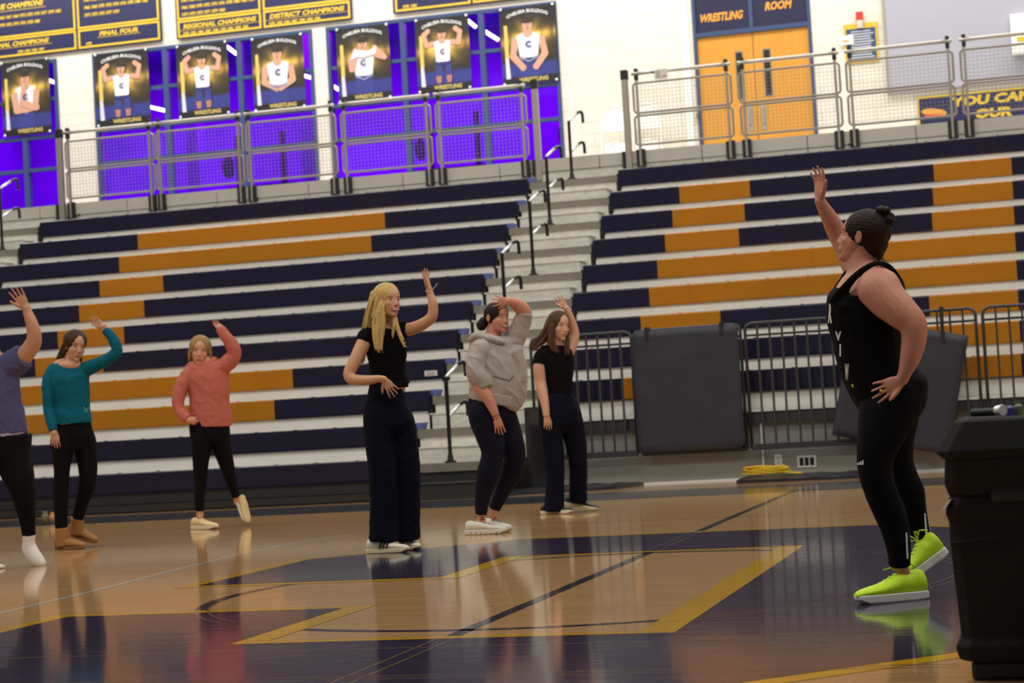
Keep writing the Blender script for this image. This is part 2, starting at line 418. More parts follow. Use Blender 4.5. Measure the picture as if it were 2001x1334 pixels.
# ---- doors to the wrestling room
d_ = MB(); t = .05
d_.box(DX0, DX0+t, YW-.02, YW+.1, ZM, DZ1); d_.box(DX1-t, DX1, YW-.02, YW+.1, ZM, DZ1); d_.box(DX0+t, DX1-t, YW-.02, YW+.1, DZ1-t, DZ1)
d_.box(DX0+t, DX1-t, YW-.02, YW+.1, 6.55, 6.62)
struct(d_.build('trim_3', [M['frame_blue']]))
dc = (DX0+DX1)/2
for k, (a, b) in enumerate(((DX0+t, dc-.006), (dc+.006, DX1-t))):
    q = MB(); q.box(a, b, YW+.02, YW+.07, ZM+.01, 6.55, bev=.006); do = struct(q.build('door_%d' % (k+1), [M['door']]))
    gx = b-.22 if k == 0 else a+.20
    q = MB(); q.box(gx-.045, gx+.045, YW+.008, YW+.022, 5.55, 6.25); q.box(gx-.06, gx+.06, YW+.012, YW+.02, 5.53, 6.27, 1); q.build('vision_panel', [M['cart_dark'], M['nosing']], do)
    hx = b-.10 if k == 0 else a+.10
    q = MB(); q.box(hx-.04, hx+.04, YW+.008, YW+.02, 5.02, 5.42); q.tube([(hx, YW+.01, 5.1), (hx, YW-.04, 5.12), (hx, YW-.04, 5.34), (hx, YW+.01, 5.36)], .012, 0, 8); q.build('pull_plate', [M['rail']], do)
# transom panels with lettering
tr = [('door_3', DX0+t, dc-.03, 'WRESTLING', .20, 6.78), ('door_4', dc+.03, DX1-t, 'ROOM', .20, 6.86)]
for nm, a, b, tx, hh, zz in tr:
    q = MB(); q.box(a, b, YW+.02, YW+.05, 6.62, DZ1-t); o_ = struct(q.build(nm, [M['navy_panel']]))
    q = MB(); q.text(tx, ((a+b)/2 - .03, YW+.015, zz), (1, 0, 0), (0, 0, 1), .135, 0, shear=.2, width=(.68 if tx == 'WRESTLING' else .40), bold=.04); q.build('lettering', [M['orange_text']], o_)
q = MB(); q.box(dc-.03, dc+.03, YW-.01, YW+.06, 6.62, DZ1-t); struct(q.build('trim_4', [M['frame_blue']]))

# ---- grey closed lower rows under the right section
gw = MB(); gw.box(RX0+.05, RX1, 20.62, 20.72, 0, .60); struct(gw.build('wall_front', [M['grey_wall']]))
gb = MB(); gb.box(RX0+.05, RX1, 20.60, 20.62, 0, .018); struct(gb.build('baseboard_front', [M['white']]))

# ================================================================== BLEACHERS
def seat_mesh(x0, x1, i, mi_cap0=None):
    """a run of moulded seat modules: rounded nose, slightly dished top"""
    q = MB(); y, z = rowY(i), rowZ(i)
    n = max(1, round((x1-x0)/.457)); wd = (x1-x0)/n
    prof = [(0, -HB), (-.004, -HB+.02), (-.004, -.016), (-.0028, -.010), (.0002, -.005), (.005, -.0012), (.012, 0), (.12, -.010), (.27, -.004), (.285, -.02), (.285, -.05), (.03, -.05), (.02, -HB)]
    for k in range(n):
        a = x0+k*wd+.0005; b = x0+(k+1)*wd-.0005
        rs = [[(xx, y+py*(1 if 1 else 1)+ins*.0, z+pz-(ins if pz > -.03 else 0)) for py, pz in prof] for xx, ins in ((a, .0012), (a+.005, 0), (b-.005, 0), (b, .0012))]
        q.rings(rs, 0)
        if k: q.box(a-.016, a+.016, y+.012, y+.05, z-.004, z+.006, 0)
    return q
def section(root, x0, x1, rows, pattern, seeR):
    for i in rows:
        y, z = rowY(i), rowZ(i)
        parts = pattern(i)
        for a, b, c in parts:
            q = seat_mesh(a, b, i)
            q.build('seat_bench', [M[c]], root)
        # end caps
        for xx, s in ((x0, -1), (x1, 1)):
            q = MB(); a_, b_ = (xx-.05, xx) if s < 0 else (xx, xx+.05)
            e = [(a_ if s < 0 else b_)]
            if s > 0: q.prism([(xx-.01, y+.06, z+.004), (xx+.085, y+.06, z+.004), (xx+.06, y+.06, z-.07), (xx+.03, y+.06, z-.115), (xx-.01, y+.06, z-.13)], (0, .2, 0), 0)
            else: q.prism([(xx-.02, y+.06, z-.004), (xx+.01, y+.06, z-.004), (xx+.01, y+.06, z-.06), (xx-.02, y+.06, z-.06)], (0, .2, 0), 0)
            q.build('end_cap', [M['end_cap']], root)
            q = MB(); q.box(xx-.02-(.02 if s < 0 else 0), xx+.02, y+.03, y+.10, (rowZ(i-1)-.07 if i > 1 else 0), z-.05, 0); q.box(xx-.03, xx+.03, y+.01, y+.16, z-HB-.03, z-HB+.04)
            q.build('end_bracket', [M['black']], root)
        if i > rows[0]:
            q = MB(); q.box(x0, x1, y+.03, y+.05, rowZ(i-1)-.07, z-.10, 0)
            # small joints and bolts on the riser
            xx = x0+.6
            while xx < x1: q.box(xx, xx+.05, y+.022, y+.03, rowZ(i-1)-.05, rowZ(i-1)-.03, 0); xx += 1.22
            q.build('riser', [M['riser']], root)
        y2 = rowY(i+1)+.05 if i < 11 else YM-.04
        q = MB(); q.box(x0, x1, y+.03, y2, z-.11, z-.07, 0); q.build('deck', [M['deck']], root)
        q = MB(); nb = int((x1-x0)/2.4)
        q.box(x0+.01, x1-.01, y+.05, y+.09, z-HB-.02, z-HB+.02); q.build('seat_beam', [M['nosing']], root)

def pat_left(i):
    N, O = 'navy_seat', 'orange_seat'; A0, A1, A2 = -12.123, -11.191, -8.452
    if i in (10, 9, 4, 3): return [(LX0, A0, N), (A0, A2, O), (A2, LX1, N)]
    if i in (8, 7, 6, 5): return [(LX0, A0, N), (A0, A1, O), (A1, LX1, N)]
    return [(LX0, LX1, N)]
def pat_right(i):
    N, O = 'navy_seat', 'orange_seat'; B1, B2, B3, B4 = -4.402, -3.481, -1.157, -.208
    if i in (7, 6): return [(RX0, B1, N), (B1, B4, O), (B4, RX1, N)]
    if 3 <= i <= 10: return [(RX0, B1, N), (B1, B2, O), (B2, B3, N), (B3, B4, O), (B4, RX1, N)]
    return [(RX0, RX1, N)]
bl = empty('bleacher_section', (-10.3, Y1, 0), 'left bleacher bank, eleven navy bench rows with an orange C, reaching the court', 'bleachers')
section(bl, LX0, LX1, list(range(1, 12)), pat_left, True)
q = MB(); q.box(LX0, LX1, Y1+.02, Y1+.06, 0, .215); q.box(LX0, LX1, Y1+.0, Y1+.02, .015, .09); q.box(LX0, LX1, Y1+.005, Y1+.02, .10, .112); q.build('skirt', [M['skirt']], bl)
br_ = empty('bleacher_section', (-.5, rowY(3), 0), 'right bleacher bank of navy rows with an orange H, standing behind the fence', 'bleachers')
section(br_, RX0, RX1, list(range(3, 12)), pat_right, False)
q = MB(); q.box(RX0, RX1, 20.52, 20.66, .715, .735, 0); q.build('front_edge', [M['white']], br_)
q = MB(); q.box(RX0, RX1, 20.54, 20.70, .60, .715, 0); q.build('front_beam', [M['fence']], br_)
q = MB(); q.box(RX0, RX1, 20.70, 20.72, .715, .93, 0); q.build('riser', [M['riser']], br_)
q = MB(); q.box(RX0+.0, RX0+.05, 19.9, 20.7, 0, .9, 0); q.build('end_frame', [M['black']], br_)
# white seat label stuck on a navy bench of the left bank
A = at(842, 729, Y=rowY(4)-.006)
q = MB(); q.box(A.x-.075, A.x+.075, rowY(4)-.008, rowY(4)-.0045, A.z-.03, A.z+.03, 0)
for dz, c_ in ((.012, 1), (-.004, 2), (-.016, 1)): q.box(A.x-.055, A.x+.055, rowY(4)-.0095, rowY(4)-.008, A.z+dz-.003, A.z+dz+.003, c_)
tag(q.build('sticker', [M['white'], M['frame_blue'], M['red']]), 'small white notice sticker on the navy bench end beside the aisle', 'sticker')

def aisle(x0, x1, label):
    r = empty('aisle_stairs', ((x0+x1)/2, Y1, 0), label, 'stairs')
    for i in range(1, 12):
        y, z = rowY(i), rowZ(i); zd = z-.07; zp = (rowZ(i-1)-.07) if i > 1 else 0
        q = MB(); q.box(x0, x1, y-.005, y+.02, zd-.09, zd, 0); q.build('nosing', [M['nosing']], r)
        q = MB(); q.box(x0, x1, y+.02, rowY(i+1) if i < 11 else YM-.04, zd-.05, zd, 0); q.build('deck', [M['nosing']], r)
        q = MB(); q.box(x0+.02, x1-.02, y+.02, y+.04, zp, zd-.05, 0); q.build('riser', [M['aisle_white'] if i > 1 else M['skirt']], r)
        # half step box
        hz = (zp+zd)/2-.01
        q = MB(); q.box(x0+.07, x1-.10, y-.28, y+.02, zp, hz-.022, 0); q.box(x0+.05, x1-.08, y-.29, y+.02, hz-.018, hz, 1)
        q.build('half_step', [M['aisle_white'] if i > 1 else M['skirt'], M['aisle_white'] if i > 1 else M['skirt']], r)
    q = MB(); q.box(x0+.02, x1-.02, YM-.07, YM-.04, rowZ(11)-.07, 4.13, 0); q.build('riser', [M['aisle_white']], r)
    return r
aisle(LX1+.04, RX0-.02, 'pale stair aisle with grey step noses climbing between the two bleacher banks')
aisle(-15.3, LX0-.04, 'pale stair aisle at the far left end of the left bleacher bank')

# ---- aisle handrails: floor flange, black post, two chrome and black hooks
def handrail(px, py, row, hh, label, top=None):
    Y = rowY(row)+.06; B = at(px, py, Y=Y); z0 = rowZ(row)-.07
    B.z = z0
    r = empty('aisle_handrail', B, label, 'handrail', 'handrails down the bleacher aisle')
    q = MB(); q.tube([B, B+Vector((0, 0, hh))], .021, 0, 10); q.build('post', [M['black_gloss']], r)
    q = MB(); q.tube([B, B+Vector((0, 0, .02))], .06, 0, 14); q.tube([B+Vector((0, 0, .02)), B+Vector((0, 0, .09))], [.036, .026], 0, 12); q.build('base_flange', [M['black']], r)
    for zz in (hh, hh-.42):
        T = B+Vector((0, 0, zz))
        q = MB(); q.tube([T+Vector((0, 0, -.01)), T+Vector((.02, .05, .03)), T+Vector((.075, .22, .13))], .019, 0, 10); h = q.build('hook_grip', [M['chrome']], r, smooth=True)
        q = MB(); q.tube([T+Vector((.07, .20, .12)), T+Vector((.10, .27, .15)), T+Vector((.125, .30, .13)), T+Vector((.13, .30, .0))], .021, 0, 10, sub=3); q.build('hook_end', [M['black_gloss']], r, smooth=True)
for px, py, row, hh, lb in ((1118, 352, 11, .80, 'uppermost black aisle handrail in front of the white block wall'), (1075, 442, 9, .90, 'second aisle handrail from the top, beside the corner post of the railing'),
        (1043, 543, 7, .92, 'third aisle handrail from the top, in the middle of the aisle'), (990, 655, 5, .92, 'aisle handrail rising just behind the grey hoodie dancer'),
        (881, 908, 1, .90, 'lowest aisle handrail between the blonde dancer and the grey hoodie dancer'), (4, 470, 10, .90, 'aisle handrail hook at the far left edge below the first poster')):
    handrail(px, py, row, hh, lb)

# ---- railings along the walkway
def rail_panel(x0, x1, label):
    r = empty('railing_panel', ((x0+x1)/2, YM, 4.13), label, 'railing', 'mesh railing panels above the bleachers')
    y = YM-.06
    for xx in (x0, x1):
        q = MB(); q.box(xx-.017, xx+.017, y-.02, y+.02, 4.13, 5.34, bev=.004); q.build('post', [M['rail']], r)
        q = MB(); q.box(xx-.026, xx+.026, y-.035, y+.035, 5.31, 5.47, bev=.008); q.build('clamp', [M['black']], r)
        q = MB(); q.box(xx+.019, xx+.062, y-.03, y+.035, 4.12, 4.36, bev=.004); q.box(xx-.062, xx-.019, y-.0, y+.035, 4.12, 4.36, bev=.004); q.build('foot_bracket', [M['black']], r)
    q = MB(); q.tube([(x0-.06, y-.02, 5.40), (x1+.06, y-.02, 5.40)], .026, 0, 12); q.build('top_rail', [M['toprail']], r, smooth=True)
    for z0, z1 in ((4.86, 5.27), (4.42, 4.82)):
        q = MB(); a, b = x0-.055, x1+.055; c = .03
        loop = [(a+c, z0), (b-c, z0), (b, z0+c), (b, z1-c), (b-c, z1), (a+c, z1), (a, z1-c), (a, z0+c)]
        for k in range(8):
            p, p2 = loop[k], loop[(k+1) % 8]; q.tube([(p[0], y+.015, p[1]), (p2[0], y+.015, p2[1])], .016, 0, 8)
        fr = q.build('infill_frame', [M['rail']], r)
        q = MB(); n = int((b-a)/.052)
        for k in range(1, n): xx = a+(b-a)*k/n; q.box(xx-.0019, xx+.0019, y+.012, y+.018, z0, z1)
        nz = int((z1-z0)/.05)
        for k in range(1, nz): zz = z0+(z1-z0)*k/nz; q.box(a, b, y+.0185, y+.024, zz-.0019, zz+.0019)
        q.build('wire_mesh', [M['wire']], fr)
for a, b, lb in ((-13.75, -12.43, 'leftmost mesh railing panel, in front of the white pillar'), (-12.28, -11.02, 'mesh railing panel below the flexing wrestler poster'),
        (-10.85, -9.58, 'mesh railing panel in front of the white strip between two windows'), (-9.38, -8.15, 'mesh railing panel below the poster of the wrestler with a towel'),
        (-7.96, -6.75, 'mesh railing panel just left of the bleacher aisle'), (-5.11, -3.87, 'mesh railing panel just right of the bleacher aisle, with a paper notice'),
        (-3.65, -2.41, 'mesh railing panel in front of the orange doors'), (-2.21, -.93, 'mesh railing panel in front of the blue and yellow sign'),
        (-.72, .52, 'rightmost mesh railing panel, in front of the yellow-lettered banner')):
    rail_panel(a, b, lb)
for xx, lb in ((-13.88, 'thick grey corner post at the left end of the upper railing'), (-6.55, 'thick grey corner post left of the top of the bleacher aisle'), (-5.27, 'thick grey corner post right of the top of the bleacher aisle')):
    r = empty('corner_post', (xx, YM-.08, 4.12), lb, 'post', 'corner posts of the upper railing')
    q = MB(); q.box(xx-.042, xx+.042, YM-.12, YM-.04, 4.05, 5.36, bev=.006); q.build('shaft', [M['rail']], r)
    q = MB(); q.box(xx-.05, xx+.05, YM-.13, YM-.03, 5.33, 5.46, bev=.01); q.build('cap', [M['black']], r)
    q = MB(); q.box(xx-.09, xx-.045, YM-.12, YM-.05, 4.12, 4.34); q.build('foot_bracket', [M['black']], r)
# paper notice tied to the rail right of the aisle
q = MB(); q.box(-4.84, -4.66, YM-.125, YM-.12, 5.28, 5.42, 0); q.box(-4.82, -4.76, YM-.128, YM-.1255, 5.30, 5.40, 1); q.box(-4.74, -4.68, YM-.128, YM-.1255, 5.31, 5.33, 2)
q.tube([(-4.88, YM-.10, 5.40), (-4.84, YM-.122, 5.38)], .014, 3, 8)
tag(q.build('paper_notice', [M['white'], M['mezz'], M['orange_text'], M['frame_blue']]), 'small pale paper notice tied with blue tape to the top rail right of the aisle', 'notice')
# ================================================================== THINGS ON THE BACK WALL
def vcol(r, g, b): return rgb(r, g, b)
def poster(x0, x1, z0, z1, pose, label):
    """printed wrestling poster: painted background grid with the printed figure layered on it"""
    q = MB(); W, H = x1-x0, z1-z0; y = YW-.055; nx, nz = 38, 50
    def bg(u, v):
        c = np.array([20, 18, 16.])
        d = math.hypot((u-.5)*1.0, (v-.60)*1.2); gl = math.exp(-(d/.26)**2)*(.75+.25*math.sin(9*math.atan2(v-.6, u-.5)))
        st = math.exp(-((v-.60-.10*(u-.5))/.07)**2)*.8*(1 if 1 else 0)
        gl = min(1.25, gl+st*.75*(.4+.6*abs(math.sin(u*17)))); c = c+gl*np.array([215, 172, 70.])
        if v < .86: c = c+np.array([40, 32, 8.])*max(0, (1-abs(v-.55)/.4))
        if v < .31: k = min(1, (.31-v)/.05); c = c*(1-k)+np.array([48, 54, 128.])*k
        if v < .12: k = min(1, (.12-v)/.03); c = c*(1-k)+np.array([22, 22, 26.])*k
        if v > .88: c = c*max(0, 1-(v-.88)/.06)+np.array([18, 16, 15.])
        c = np.clip(c, 0, 250); return rgb(*c)
    vs = []; fs = []
    for j in range(nz+1):
        for i in range(nx+1):
            u, v = i/nx, j/nz; vs.append((x0+W*u, y, z0+H*v)); q.c.append(bg(u, v))
    for j in range(nz):
        for i in range(nx): a = j*(nx+1)+i; fs.append((a, a+1, a+nx+2, a+nx+1))
    q.v = vs; q.f = fs; q.m = [0]*len(fs)
    q.box(x0, x1, y+.001, y+.01, z0, z1, 0, rgb(20, 20, 20))
    lv = [0]
    def P(pts, c):
        lv[0] += 1; q.poly([(x0+W*u, y-.0012*lv[0], z0+H*v) for u, v in pts], 0, rgb(*c))
    def limb(pts, w_, c):
        for k in range(len(pts)-1):
            (a, b), (c2, d) = pts[k], pts[k+1]; dx, dz = (c2-a)*W, (d-b)*H; L = math.hypot(dx, dz) or 1; nx_, nz_ = -dz/L*w_, dx/L*w_*1
            P([(a+nx_/W, b+nz_/H), (a-nx_/W, b-nz_/H), (c2-nx_*.85/W, d-nz_*.85/H), (c2+nx_*.85/W, d+nz_*.85/H)], c)
            disc(c2, d, w_*.95, c)
    def disc(u, v, r, c, ry=None): P([(u+r/W*math.cos(t), v+(ry or r)/H*math.sin(t)) for t in np.linspace(0, 2*PI, 15)[:-1]], c)
    skin, skin2 = (206, 158, 132), (176, 122, 100); white = (226, 226, 234); blue = (54, 60, 132)
    P([(.07, .09), (.15, .09), (.13, .36), (.07, .36)], (210, 210, 216)); P([(.07, .36), (.14, .36), (.13, .78), (.07, .78)], (214, 190, 96))
    pz = pose; sh = .66 if pz in ('flex', 'flexwide') else .64; s = 1.0 if pz in ('flex', 'flexwide') else 1.35
    cx = .50
    if pz in ('flex', 'flexwide'):
        for sg in (-1, 1):
            P([(cx+sg*.02, .40), (cx+sg*.145, .40), (cx+sg*.155, .215), (cx+sg*.035, .215)], blue)
            P([(cx+sg*.045, .215), (cx+sg*.15, .215), (cx+sg*.135, .12), (cx+sg*.06, .12)], skin2)
            limb([(cx+sg*.16, sh), (cx+sg*.30, sh-.02), (cx+sg*.34, sh+.12), (cx+sg*.26, sh+.17)], .045, skin)
        P([(cx-.13, .40), (cx+.13, .40), (cx+.155, sh+.02), (cx+.06, sh+.03), (cx-.06, sh+.03), (cx-.155, sh+.02)], white)
        P([(cx-.13, .41), (cx, .375), (cx+.13, .41), (cx+.13, .395), (cx, .36), (cx-.13, .395)], blue)
        disc(cx, sh+.03, .06, skin); disc(cx, sh+.115, .075, skin, .095); P([(cx-.075, sh+.13), (cx+.075, sh+.13), (cx+.06, sh+.20), (cx-.06, sh+.20)], (60, 44, 36))
        ch = (.075, .50)
    else:
        w_ = .21
        P([(cx-.17, .10), (cx+.17, .10), (cx+.16, .38), (cx-.16, .38)], blue)
        if pz in ('front', 'down'):
            for sg in (-1, 1):
                if pz == 'front': limb([(cx+sg*.24, .60), (cx+sg*.28, .40), (cx+sg*.04, .30)], .058, skin)
                else: limb([(cx+sg*.23, .60), (cx+sg*.29, .38), (cx+sg*.12, .22)], .058, skin)
        P([(cx-.16, .34), (cx+.16, .34), (cx+w_, .62), (cx+.13, .66), (cx-.13, .66), (cx-w_, .62)], white)
        P([(cx-.16, .36), (cx, .31), (cx+.16, .36), (cx+.16, .335), (cx, .285), (cx-.16, .335)], blue)
        P([(cx-.16, .345), (cx, .295), (cx+.16, .345), (cx+.16, .338), (cx, .288), (cx-.16, .338)], white)
        disc(cx, .66, .075, skin); disc(cx, .76, .085, skin, .11); P([(cx-.09, .785), (cx+.09, .785), (cx+.07, .86), (cx-.07, .86)], (52, 38, 32))
        if pz == 'towel':
            limb([(cx-.24, .60), (cx-.22, .44), (cx-.13, .68)], .055, skin); limb([(cx+.20, .62), (cx+.40, .56), (cx+.22, .70)], .05, skin)
            P([(cx-.24, .56), (cx-.16, .70), (cx+.1, .66), (cx+.26, .72), (cx+.24, .62), (cx, .58), (cx-.1, .60)], (244, 238, 232))
        if pz == 'think':
            limb([(cx-.24, .58), (cx-.20, .34), (cx+.22, .36)], .062, skin); limb([(cx+.24, .60), (cx+.20, .36), (cx-.05, .42)], .06, skin); limb([(cx-.08, .40), (cx-.02, .66)], .05, skin)
        ch = (.09, .47)
    hy_ = sh+.115 if pz in ('flex', 'flexwide') else .76
    for sg in (-1, 1): disc(cx+sg*.028, hy_+.015, .011, (70, 48, 40)); disc(cx+sg*.028, hy_+.035, .016, (60, 44, 36), .005)
    disc(cx, hy_-.045, .022, (150, 84, 74), .008); disc(cx, hy_-.012, .010, skin2, .016)
    lv[0] += 1
    q.text('C', (x0+W*cx, y-.0012*lv[0], z0+H*ch[1]), (1, 0, 0), (0, 0, 1), ch[0]*1.15, 0, rgb(40, 46, 100), bold=.04)
    q.text('CHELSEA BULLDOG', (x0+W*.5, y-.004, z0+H*.925), (1, 0, 0), (0, 0, 1), .055, 0, rgb(225, 225, 225), width=W*.74, arc=.075, bold=.03)
    q.text('WRESTLING', (x0+W*.56, y-.004, z0+H*.035), (1, 0, 0), (0, 0, 1), .07, 0, rgb(206, 184, 110), width=W*.52, bold=.035)
    q.text('NAME', (x0+W*.86, y-.004, z0+H*.19), (1, 0, 0), (0, 0, 1), .02, 0, rgb(150, 155, 200), width=W*.12, bold=.03) if False else None
    root = empty('wrestling_poster', ((x0+x1)/2, y, z0), label, 'poster', 'wrestling posters hung along the windows')
    q.build('print', [M['print']], root)
    for xx, zz in ((x0+.03, z1-.01), (x1-.03, z1-.01), (x0+.03, z0+.03), (x1-.03, z0+.03)):
        p = MB(); p.ell((xx, y-.014, zz), [Vector((.022, 0, 0)), Vector((0, .012, 0)), Vector((0, 0, .022))], 0, n=10, k=6); p.build('suction_hook', [M['white']], root)
for a, b, z0, z1, ps, lb in ((-17.0, -16.08, 6.11, 7.40, 'think', 'leftmost wrestling poster, wrestler with hand on chin and folded arm'),
        (-15.22, -14.22, 6.11, 7.36, 'flex', 'wrestling poster of a darker flexing wrestler, left end of the middle window'),
        (-13.70, -12.77, 6.11, 7.34, 'flexwide', 'wrestling poster of a brightly lit flexing wrestler, middle of the middle window'),
        (-12.34, -11.42, 6.09, 7.32, 'front', 'wrestling poster of an overexposed wrestler with hands joined at the waist'),
        (-10.84, -9.92, 6.09, 7.32, 'towel', 'wrestling poster of a wrestler with a towel over his shoulders'),
        (-9.47, -8.56, 6.11, 7.32, 'flexwide', 'wrestling poster of a flexing wrestler in the centre of the right window'),
        (-8.04, -7.12, 6.09, 7.34, 'down', 'rightmost wrestling poster, wrestler with fists held low')):
    poster(a, b, z0, z1, ps, lb)

def banner(x0, x1, z0, cols, label, lift=.0):
    """navy honours board with yellow ruled frames and rows of years; cols = [(xa, xb, split_z, title_top, rows_top, title_bottom, rows_bottom)]"""
    y = YW-.06; r = empty('honours_board', ((x0+x1)/2, y, z0), label, 'sign', 'honours boards above the windows')
    q = MB(); q.box(x0, x1, y, y+.03, z0, z0+1.5, 0, bev=.004); q.build('board', [M['sign_navy']], r)
    f = MB(); tx = MB()
    def fr(a, b, c, d, t=.035): f.box(a, b, y-.008, y, c, c+t); f.box(a, b, y-.008, y, d-t, d); f.box(a, a+t, y-.008, y, c+t, d-t); f.box(b-t, b, y-.008, y, c+t, d-t)
    for (a, b, sp, t1, r1, t2, r2) in cols:
        fr(a, b, z0+.02, sp-.006); fr(a, b, sp+.006, z0+1.48)
        cx = (a+b)/2
        if t2:
            tx.text(t2, (cx, y-.006, sp-.155), (1, 0, 0), (0, 0, 1), .085, 0, shear=.25, bold=.05, width=min(.94*(b-a), .085*len(t2)*.86)); tx.box(cx-.04*len(t2), cx+.04*len(t2), y-.006, y, sp-.178, sp-.170)
        for k, (xx, nn, zz) in enumerate(r2):
            for j in range(nn): tx.text(str(1978+3*j+k), (xx+j*.135, y-.006, z0+zz), (1, 0, 0), (0, 0, 1), .058, 0, shear=.15, bold=.05, width=.105)
        if t1: tx.text(t1, (cx, y-.006, sp+.50), (1, 0, 0), (0, 0, 1), .10, 0, shear=.25, bold=.05, width=.085*len(t1)*.86); tx.box(cx-.04*len(t1), cx+.04*len(t1), y-.006, y, sp+.465, sp+.475)
        for k, (xx, nn, zz) in enumerate(r1):
            for j in range(nn): tx.text(str(1961+2*j+5*k), (xx+j*.135, y-.006, sp+zz), (1, 0, 0), (0, 0, 1), .064, 0, shear=.15, bold=.05, width=.11)
    f.build('frame', [M['yellow']], r); tx.build('lettering', [M['yellow']], r)
banner(-18.6, -13.94, 7.47, [(-17.9, -15.53, 7.82, 'LEAGUE CHAMPIONS', [(-17.2, 11, .33), (-17.2, 8, .20)], 'REGIONAL CHAMPIONS', [(-16.6, 4, .06)]),
        (-15.49, -13.97, 7.82, '', [(-15.3, 9, .46), (-15.3, 9, .33), (-15.3, 5, .20)], 'FINAL FOUR', [(-15.3, 1, .06)])], 'left navy honours board listing league and regional champions')
banner(-13.67, -10.53, 7.46, [(-13.64, -12.13, 7.77, '', [(-13.5, 10, .30), (-13.5, 10, .18), (-13.5, 6, .06)], 'REGIONAL CHAMPIONS', [(-13.5, 9, .05)]),
        (-12.09, -10.56, 7.77, '', [(-11.95, 10, .30), (-11.95, 6, .18)], 'DISTRICT CHAMPIONS', [(-11.95, 7, .05)])], 'middle yellow-lettered navy honours board between the posters')
banner(-9.82, -7.0, 7.47, [(-9.78, -8.5, 7.85, '', [], '', [(-9.6, 2, .06)]), (-8.46, -7.03, 7.85, '', [], '', [])], 'right navy honours board cut off by the top of the picture')

# sign beside the doors
r = empty('wall_sign', (-2.34, YW, 5.9), 'blue and yellow framed notice board with white text on the wall right of the doors', 'sign')
q = MB(); q.box(-2.60, -2.09, YW-.03, YW, 5.90, 6.50, 0, bev=.003); q.build('frame', [M['yellow']], r)
q = MB(); q.box(-2.565, -2.125, YW-.036, YW-.03, 5.94, 6.42, 0)
for k in range(11):
    wd = .30 if k % 3 else .38
    q.box(-2.345-wd/2, -2.345+wd/2, YW-.038, YW-.036, 5.97+k*.04, 5.982+k*.04, 1)
q.build('panel', [M['frame_blue'], M['white']], r)
r = empty('fire_alarm', (-2.35, YW, 6.42), 'small red and white fire alarm strobe above the blue sign', 'alarm')
q = MB(); q.box(-2.40, -2.29, YW-.09, YW-.036, 6.55, 6.67, 0, bev=.008); q.build('horn', [M['red']], r)
q = MB(); q.box(-2.385, -2.305, YW-.08, YW-.04, 6.42, 6.55, 0, bev=.006); q.build('lens', [M['mezz']], r)
q = MB(); q.box(-2.66, -2.46, YW-.05, YW-.039, 6.19, 6.33, 0); q.box(-2.63, -2.53, YW-.052, YW-.05, 6.23, 6.26, 1); tag(q.build('paper_note', [M['white'], M['orange_text']]), 'white paper note overlapping the left edge of the blue sign', 'notice')
q = MB(); q.box(-5.03+.08, -4.97+.05, YW-.09, YW-.0, 5.28, 5.36, 0, bev=.004); tag(q.build('card_reader', [M['nosing']]), 'tiny brown wall box beside the left door jamb', 'card reader')

# grey wall padding and the lettered banner
r = empty('wall_cover', (0, YW-.08, 5.36), 'large plain grey quilted cover hung on the wall above the yellow-lettered banner', 'wall cover')
q = MB(); q.box(-1.97, 3.5, YW-.08, YW-.02, 5.37, 7.9, 0, bev=.01); q.build('cover', [M['grey_banner']], r)
q = MB(); q.box(-2.0, -1.965, YW-.09, YW-.01, 5.36, 7.9, 0); q.build('edge_trim', [M['rail']], r)
r = empty('lettered_banner', (0, YW-.03, 4.83), 'navy banner with yellow capitals hung low on the wall at the right', 'banner')
q = MB(); q.box(-1.57, 1.6, YW-.03, YW-.02, 4.83, 5.28, 0); q.build('cloth', [M['sign_navy']], r)
q = MB()
for a, b, c_, d in ((-1.57, 1.6, 4.83, 4.855), (-1.57, 1.6, 5.255, 5.28), (-1.57, -1.545, 4.855, 5.255)): q.box(a, b, YW-.036, YW-.03, c_, d)
q.build('border', [M['yellow']], r); q = MB()
q.text('YOU CAN', (-1.10, YW-.034, 5.08), (1, 0, 0), (0, 0, 1), .15, 0, shear=.2, bold=.06, align='LEFT', width=1.2)
q.text('OUR', (-.74, YW-.034, 4.87), (1, 0, 0), (0, 0, 1), .15, 0, shear=.2, bold=.06, align='LEFT', width=.55)
q.build('lettering', [M['yellow']], r)
q = MB(); q.ell((-1.33, YW-.03, 5.03), [Vector((.19, 0, -.03)), Vector((0, .006, 0)), Vector((.01, 0, .055))]); q.ell((-1.30, YW-.03, 4.97), [Vector((.18, 0, -.02)), Vector((0, .007, 0)), Vector((.01, 0, .03))], 1)
q.build('emblem', [M['orange_text'], M['red']], r)
r = empty('wall_box', (.0, YW-.12, 5.9), 'white wall cabinet with a small yellow label at the right edge of the picture', 'cabinet')
q = MB(); q.box(-.13, .5, YW-.25, YW-.085, 5.75, 6.35, 0, bev=.01); q.build('case', [M['white']], r)
q = MB(); q.box(-.05, .10, YW-.255, YW-.25, 5.93, 6.0, 0); q.box(-.05, .10, YW-.256, YW-.25, 6.05, 6.07, 1); q.build('label', [M['yellow'], M['navy_panel']], r)
q = MB(); q.box(-1.5, -.75, YM-.03, YM-.015, 5.08, 5.10); 

